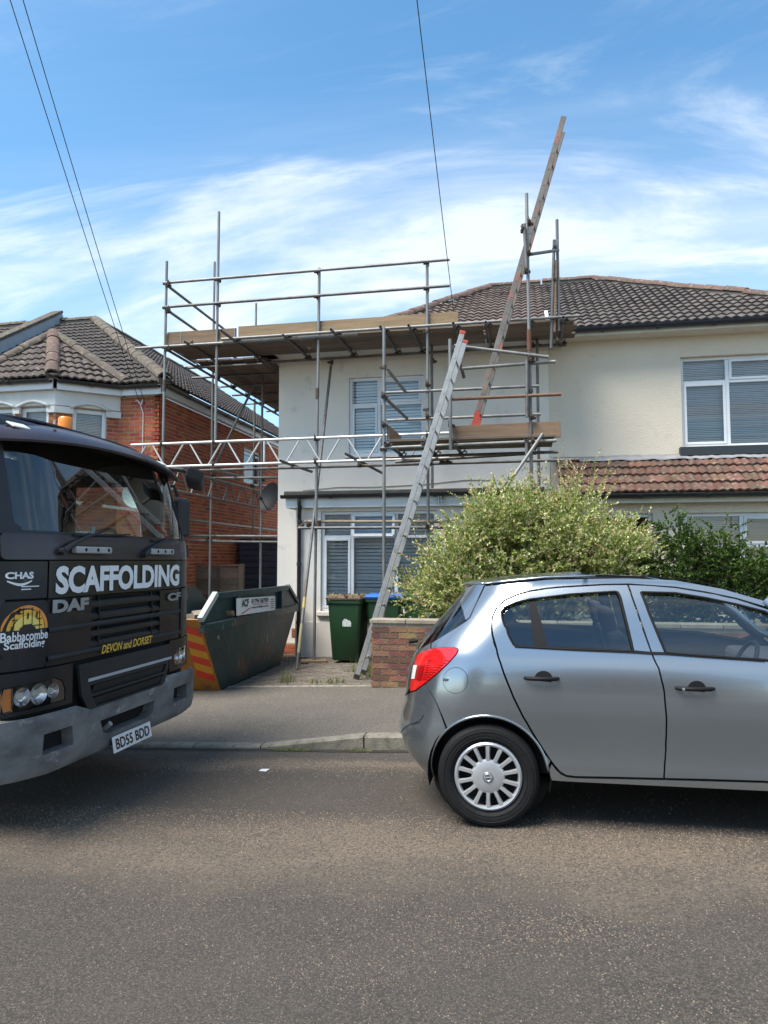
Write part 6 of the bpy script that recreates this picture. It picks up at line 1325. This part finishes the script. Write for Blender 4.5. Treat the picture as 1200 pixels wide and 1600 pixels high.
# wheels
M_RUB = mat('tyre_rubber', (.007, .007, .0075), .7, spec=.25, col2=(.011, .011, .0115), scale=14, bump=.1, bscale=60)
M_CAP = mat('hubcap_silver', (.50, .51, .52), .34, metal=.55, col2=(.44, .45, .46), scale=9)
def wheel(cx, s):
    yo = CYC + s * .862; ax = Vector((0, s, 0)); c = Vector((CXR + cx, yo, CZ + .305)); d = lambda h: c - ax * h
    t = MB().lathe(c, -ax, [(.205, .03), (.222, .008), (.25, .0), (.285, .008), (.302, .03), (.307, .05), (.307, .15), (.302, .17), (.27, .19), (.20, .18)], 48).build('tyre', M_RUB, car, smooth='auto')
    for r_, h in ((.232, .004), (.268, .0015)): MB().lathe(c, -ax, [(r_ - .003, h), (r_, h - .003), (r_ + .003, h)], 40).build('sidewall_ring', M_RUB, t, smooth=True)
    MB().lathe(c, -ax, [(.0, .09), (.17, .09), (.20, .05), (.207, .03)], 32).build('rim', M_CVOID, t, smooth='auto')
    k = MB().lathe(c, -ax, [(.0, .004), (.045, .005), (.085, .008), (.098, .014), (.102, .022)], 40).lathe(c, -ax, [(.176, .028), (.182, .012), (.192, .008), (.203, .016), (.205, .03)], 48).build('hubcap', M_CAP, car, smooth='auto')
    u_, v_ = Vector((1, 0, 0)), Z_
    for i in range(14):
        a = 2 * math.pi * (i + .5) / 14; e = u_ * math.cos(a) + v_ * math.sin(a); f_ = -u_ * math.sin(a) + v_ * math.cos(a)
        P = []
        for r_, w, h in ((.084, .0155, .012), (.13, .0125, .008), (.182, .016, .011)):
            P.append([c + e * r_ - f_ * w - ax * (h + .014), c + e * r_ - f_ * w * .62 - ax * h, c + e * r_ + f_ * w * .62 - ax * h, c + e * r_ + f_ * w - ax * (h + .014)])
        MB().grid(P).build('spoke', M_CAP, k, smooth='auto')
    MB().lathe(c, -ax, [(.0, -.004), (.022, -.003), (.0275, -.0035), (.031, .0), (.031, .008)], 24).build('centre_cap', mat('cap_grey', (.22, .225, .23), .35, metal=.6), k, smooth='auto')
    em = MB().lathe(c, -ax, [(.019, -.005), (.021, -.0065), (.023, -.005)], 24); em.bar(c + u_ * -.026 + v_ * -.002 + ax * .006, c + u_ * .026 + v_ * .002 + ax * .006, .003, .006); em.build('emblem', M_CAP, k)
for cx in (0, 2.511):
    for s in (-1, 1): wheel(cx, s)
# cabin
M_SEAT = mat('car_seat', (.028, .029, .032), .9, col2=(.038, .038, .042), scale=20)
for y in (-.36, .36):
    st = MB().obox((CXR + 1.18, CYC + y, CZ + .55), (.24, 0, 0), (0, .23, 0), (0, 0, .09)).build('front_seat', M_SEAT, car, bevel=.05); MB().obox((CXR + .88, CYC + y, CZ + .86), (.06, 0, 0), (0, .22, 0), (-.09, 0, .30)).build('seat_back', M_SEAT, st, bevel=.05); MB().obox((CXR + .76, CYC + y, CZ + 1.22), (.045, 0, 0), (0, .13, 0), (-.02, 0, .085)).build('head_rest', M_SEAT, st, bevel=.035)
rs = MB().obox((CXR + .28, CYC, CZ + .52), (.24, 0, 0), (0, .60, 0), (0, 0, .09)).build('rear_seat', M_SEAT, car, bevel=.05); MB().obox((CXR + .0, CYC, CZ + .84), (.06, 0, 0), (0, .60, 0), (-.10, 0, .29)).build('seat_back', M_SEAT, rs, bevel=.05)
for y in (-.34, .34): MB().obox((CXR - .11, CYC + y, CZ + 1.16), (.04, 0, 0), (0, .12, 0), (-.015, 0, .06)).build('head_rest', M_SEAT, rs, bevel=.03)
MB().obox((CXR + 1.95, CYC, CZ + .86), (.22, 0, 0), (0, .68, 0), (0, 0, .10)).build('dashboard', M_SEAT, car, bevel=.04)
cc = Vector((CXR + 1.58, CYC - .36, CZ + .93)); ax = Vector((-.9, 0, .42)).normalized(); a_ = Vector((0, 1, 0)); b_ = ax.cross(a_)
s_ = MB(); s_.path([cc + (a_ * math.cos(t) + b_ * math.sin(t)) * .18 for t in np.linspace(0, 2 * math.pi, 25)], .014, 6); s_.tube(cc - a_ * .17, cc + a_ * .17, .016, 6); s_.tube(cc, cc - ax * .2, .03, 8); s_.build('steering_wheel', M_TRIM, car, smooth='auto')
mr_ = MB().obox((CXR + 2.05, CYC - .98, CZ + 1.03), (.06, .02, 0), (0, .09, 0), (0, 0, .065)).build('door_mirror', M_CAR, car, bevel=.04); MB().tube((CXR + 2.05, CYC - .82, CZ + .98), (CXR + 2.05, CYC - .92, CZ + 1.0), .025, 8).build('mirror_arm', M_TRIM, mr_)
# ================================================================== PLANTS
def leaf_mat(name, cols, rough=.5):
    m = bpy.data.materials.new(name); m.use_nodes = True; nt = m.node_tree; L = nt.links; b = nt.nodes['Principled BSDF']
    ge = nd(nt, 'ShaderNodeNewGeometry'); rp = nd(nt, 'ShaderNodeValToRGB'); rp.color_ramp.interpolation = 'LINEAR'; L.new(ge.outputs['Random Per Island'], rp.inputs[0])
    el = rp.color_ramp.elements
    while len(el) < len(cols): el.new(.5)
    for i, (p, c) in enumerate(cols): el[i].position = p; el[i].color = (*c, 1)
    L.new(rp.outputs[0], b.inputs['Base Color']); b.inputs['Roughness'].default_value = rough; b.inputs['Specular IOR Level'].default_value = .35
    tr = nd(nt, 'ShaderNodeBsdfTranslucent'); L.new(rp.outputs[0], tr.inputs[0]); mx = nd(nt, 'ShaderNodeMixShader'); mx.inputs[0].default_value = .25; L.new(b.outputs[0], mx.inputs[1]); L.new(tr.outputs[0], mx.inputs[2]); L.new(mx.outputs[0], nt.nodes['Material Output'].inputs[0]); return m
def leaf(b, p, d, n, l, w):
    s = d.cross(n); s = s.normalized() if s.length > 1e-6 else d.orthogonal().normalized(); b.add([p, p + d * l * .45 + s * w, p + d * l + n * l * -.08, p + d * l * .45 - s * w], [(0, 1, 2), (0, 2, 3)])
def rv(r): return Vector((r.gauss(0, 1), r.gauss(0, 1), r.gauss(0, 1))).normalized()
# dappled willow
wl_ = thing('variegated_shrub', 'large variegated willow shrub with cream and pink shoots behind the garden wall', 'shrub', (-.05, 9.75, .1))
r_ = random.Random(11); lv = MB(); tips = MB(); stems = MB()
lobes = [((-.15, 9.75, 1.55), (1.15, .68, .78)), ((.75, 9.8, 1.65), (.85, .62, .82)), ((-.95, 9.7, 1.35), (.70, .55, .60)), ((.25, 9.7, 2.02), (.80, .52, .48)), ((1.15, 9.7, 1.35), (.62, .55, .62)), ((-1.02, 9.62, 1.15), (.34, .40, .34)), ((-.45, 9.65, 2.0), (.5, .4, .42))]
lobes = [((-.05 + (a[0] + .05) * .93, a[1], a[2]), (c[0] * .93, c[1], c[2])) for a, c in lobes]
def clumps(lobes, n, seed, r0, r1):
    r = random.Random(seed); out = []; wt = [a[1][0] * a[1][2] for a in lobes]
    for i in range(n):
        c, rad = r.choices(lobes, wt)[0]; o = rv(r); k = r.uniform(.62, .88); q = r.uniform(r0, r1); out.append(((c[0] + o.x * rad[0] * k, c[1] + o.y * rad[1] * k, c[2] + o.z * rad[2] * k), (q * 1.15, q, q * .8)))
    return out
def shoots(lobes, n, seed, up, ln, nl, ll, lw, tipn, tip_p, lvb, tipb, stb, base, spread=.35):
    r = random.Random(seed); wt = [a[1][0] * a[1][1] * a[1][2] for a in lobes]
    for i in range(n):
        c, rad = r.choices(lobes, wt)[0]; o = rv(r); k = r.uniform(.55, .98)
        s = Vector((c[0] + o.x * rad[0] * k, c[1] + o.y * rad[1] * k, c[2] + o.z * rad[2] * k))
        if s.z < .35: continue
        d = (Vector((o.x, o.y, o.z * .6)) * .7 + Vector((0, 0, up)) + rv(r) * spread).normalized(); L_ = ln * r.uniform(.5, 1.25); q = s; pts = [q]; steps = nl
        for j in range(steps):
            d = (d + Vector((0, 0, -.02)) + rv(r) * .07).normalized(); q = q + d * L_ / steps
            pts.append(q); tip = j >= steps - tipn and r.random() < tip_p
            for kk in range(2):
                ld = (d * .9 + rv(r) * .7).normalized(); leaf(tipb if tip else lvb, q, ld, rv(r), ll * r.uniform(.6, 1.25) * (.8 if tip else 1), lw * r.uniform(.7, 1.2))
        if i % 3 == 0: stb.path([pts[0], pts[len(pts) // 2], pts[-1]], .0022, 3)
shoots(clumps(lobes, 80, 2, .17, .30), 4000, 1, .55, .30, 13, .046, .0110, 4, .30, lv, tips, stems, None)
shoots([(a, tuple(q * .72 for q in c)) for a, c in lobes], 700, 9, .3, .3, 12, .05, .013, 0, 0, lv, tips, stems, None)
# long wands breaking the outline at the top
wands = [((.85, 9.75, 2.35), (.22, .2, .25)), ((.10, 9.6, 2.25), (.25, .2, .2)), ((-.3, 9.7, 2.25), (.35, .2, .12)), ((-1.15, 9.6, 1.45), (.2, .2, .2)), ((1.35, 9.7, 1.75), (.25, .2, .2)), ((.55, 9.7, 2.3), (.4, .2, .15))]
shoots(wands, 110, 5, 1.1, .55, 18, .040, .008, 9, .6, lv, tips, stems, None, .25)
shoots([((-1.18, 9.55, 1.08), (.22, .22, .22))], 90, 15, .1, .42, 13, .045, .009, 5, .4, lv, tips, stems, None, .3)
FO = lv.build('foliage', leaf_mat('willow_leaf', [(0, (.09, .16, .018)), (.3, (.19, .28, .035)), (.5, (.36, .42, .095)), (.72, (.58, .58, .25)), (1, (.74, .72, .48))]), wl_); FO['kind'] = 'stuff'; FO = tips.build('shoot_tips', leaf_mat('willow_tip', [(0, (.55, .50, .22)), (.55, (.66, .48, .28)), (1, (.66, .36, .25))]), wl_); FO['kind'] = 'stuff'; FO = stems.build('twigs', mat('twig', (.16, .10, .06), .8), wl_); FO['kind'] = 'stuff'
tk = MB()
for i in range(16):
    a = 2 * math.pi * i / 16 + r_.uniform(-.2, .2); e = Vector((-.05 + math.cos(a) * r_.uniform(.3, 1.2), 9.75 + math.sin(a) * .45, r_.uniform(1.2, 2.0))); p = Vector((-.05 + math.cos(a) * .08, 9.75 + math.sin(a) * .08, .05)); tk.path([p, p.lerp(e, .5) + Vector((0, 0, .15)), e], [.028, .018, .006], 6)
tk.build('stems', mat('bark', (.13, .10, .07), .9), wl_, smooth=True)
# dark evergreen hedge to the right
hd = thing('evergreen_hedge', 'dark green box-leaved hedge to the right of the variegated shrub', 'hedge', (2.6, 9.9, .1)); lv = MB(); tips = MB(); stems = MB()
lob2 = [((1.85, 9.9, 1.30), (.50, .45, .78)), ((2.5, 9.9, 1.22), (.65, .5, .62)), ((3.2, 9.9, 1.15), (.7, .5, .58)), ((4.0, 9.9, 1.1), (.7, .5, .58)), ((1.75, 9.85, 2.02), (.20, .2, .24)), ((2.45, 9.85, 1.85), (.24, .2, .24)), ((2.12, 9.85, 1.68), (.2, .2, .2)), ((1.5, 9.9, 1.0), (.5, .45, .6))]
shoots(lob2, 700, 20, .35, .2, 12, .036, .013, 2, .2, lv, tips, stems, None, .5)
shoots(clumps(lob2, 90, 3, .12, .22), 2600, 21, .35, .20, 12, .034, .0125, 3, .55, lv, tips, stems, None, .5)
FO = lv.build('foliage', leaf_mat('box_leaf', [(0, (.02, .05, .010)), (.5, (.042, .09, .016)), (.85, (.08, .145, .022)), (1, (.12, .18, .03))], .38), hd); FO['kind'] = 'stuff'; FO = tips.build('shoot_tips', leaf_mat('box_tip', [(0, (.08, .16, .025)), (.7, (.14, .20, .035)), (1, (.20, .14, .05))], .45), hd); FO['kind'] = 'stuff'; FO = stems.build('twigs', MATS['twig'], hd); FO['kind'] = 'stuff'
tk = MB()
for x in (1.7, 2.3, 2.9, 3.5, 4.1): tk.path([(x, 9.9, .05), (x + .05, 9.9, .7), (x, 9.9, 1.4)], [.035, .025, .01], 6)
tk.build('stems', MATS['bark'], hd, smooth=True)
# weeds and grass tufts
M_GRASS = leaf_mat('grass_blade', [(0, (.09, .15, .03)), (.5, (.20, .24, .06)), (1, (.38, .36, .16))], .6)
def tuft(name, label, cat, x, y, n, h, w, seed, group=None):
    r = random.Random(seed); b = MB(); z0 = gz(x) + dzp(x, y) - .005
    for i in range(n):
        p = Vector((x + r.gauss(0, w), y + r.gauss(0, .05), z0)); d = (Z_ + rv(r) * .45).normalized(); l = h * r.uniform(.4, 1.1); s = d.orthogonal().normalized() * .0035; m_ = p + d * l * .55; e = m_ + (d + rv(r) * .4).normalized() * l * .45; b.add([p - s, p + s, m_ + s * .8, m_ - s * .8, e], [(0, 1, 2, 3), (3, 2, 4)])
    o = b.build(name, M_GRASS); return tag(o, label, cat, group)
for i, (px, py, n, h, w, lab) in enumerate(((572, 1058, 110, .26, .10, 'tall grass tuft at the foot of the long ladder'), (590, 1066, 90, .18, .10, 'grass tuft against the left end of the garden wall'), (447, 1075, 40, .20, .05, 'thin weed on the drive edge, nearest the skip'), (520, 1076, 50, .12, .10, 'low grass along the middle of the drive edge'), (490, 1076, 26, .10, .05, 'small weed on the drive edge left of its middle'), (452, 1024, 45, .30, .05, 'weed growing at the white house corner behind the skip'))):
    p = atY(px, py, 9.2); d = ray(px, py); t = (-EYE + .02) / (d[2] - .04 * d[0]) ; q = _c + d * t; tuft('weed', lab, 'weed', q[0], min(q[1], 12.3), n, h, w, 40 + i, 'weeds on the drive')
def moss(label, px0, px1, n, seed):
    r = random.Random(seed); b = MB(); a, c = atY(px0, 1172, 6.27).x, atY(px1, 1172, 6.27).x
    for i in range(n):
        x = r.uniform(a, c); p = Vector((x, 6.262 + r.gauss(0, .012), gz(x) + .002)); d = (Z_ + rv(r) * .9).normalized(); s = d.orthogonal().normalized() * .004; b.add([p - s, p + s, p + d * r.uniform(.01, .03)], [(0, 1, 2)])
    tag(b.build('moss', M_GRASS), label, 'moss', kind='stuff')
moss('green moss in the gutter under the sloping kerb stone', 430, 485, 260, 3); moss('green moss in the gutter at the full-height kerb stone joint', 548, 580, 140, 4)
b = MB(); r = random.Random(8); p0 = atY(412, 1207, 5.62)
b.add([(p0.x - .035, 5.60, gz(p0.x) + .004), (p0.x + .03, 5.59, gz(p0.x) + .006), (p0.x + .04, 5.65, gz(p0.x) + .01), (p0.x - .03, 5.655, gz(p0.x) + .004)], [(0, 1, 2, 3)]); tag(b.build('litter', M_WHITE, solid=.002), 'small scrap of white litter lying on the road before the kerb', 'litter')
# ================================================================== HOUSES ACROSS THE STREET (they show only as reflections in glass and paint)
def opposite(label, x0, x1, y, m, h, rh, off):
    t = thing('opposite_house', label, 'house', ((x0 + x1) / 2, y, 0), 'houses across the street'); b = MB(); S = Vector((0, 1, 0))
    hol = []
    n = max(2, int((x1 - x0) / 2.4))
    for k in range(n):
        c = (x1 - x0) * (k + .5) / n
        hol += [(c - .6, c + .6, 3.3, 4.7), (c - .6, c + .6, .9, 2.3)]
    holed(b, (x1, y, -.3), (-1, 0, 0), (0, 1, 0), x1 - x0, h + .3, hol, .15); b.build('wall', m, t)
    for a0, a1, c0, c1 in hol: MB().box(x1 - a1, x1 - a0, y - .14, y - .10, c0 - .3, c1 - .3).build('window', M_WHITE, t); MB().box(x1 - a1 + .07, x1 - a0 - .07, y - .11, y - .09, c0 - .23, c1 - .37).build('pane', mat('dark_pane', (.03, .035, .04), .08), t)
    d = 4.0; MB().add([(x0 - .3, y + .3, h), (x1 + .3, y + .3, h), (x1 - off, y - d, h + rh), (x0 + off, y - d, h + rh), (x0 - .3, y - 2 * d, h), (x1 + .3, y - 2 * d, h)], [(0, 1, 2, 3), (4, 3, 2, 5), (1, 5, 2), (0, 3, 4)]).build('roof', M_TILE_R, t)
opposite('cream house across the street, reflected in the car doors', -13, -3.5, -19.5, M_CREAM, 5.4, 3.6, 2.5)
opposite('brick house across the street, reflected in the upstairs windows', -1.5, 8.5, -19.5, mat('plain_brick', (.24, .09, .055), .9, col2=(.30, .12, .07), scale=6, obj=False), 5.4, 5.0, 3.4)
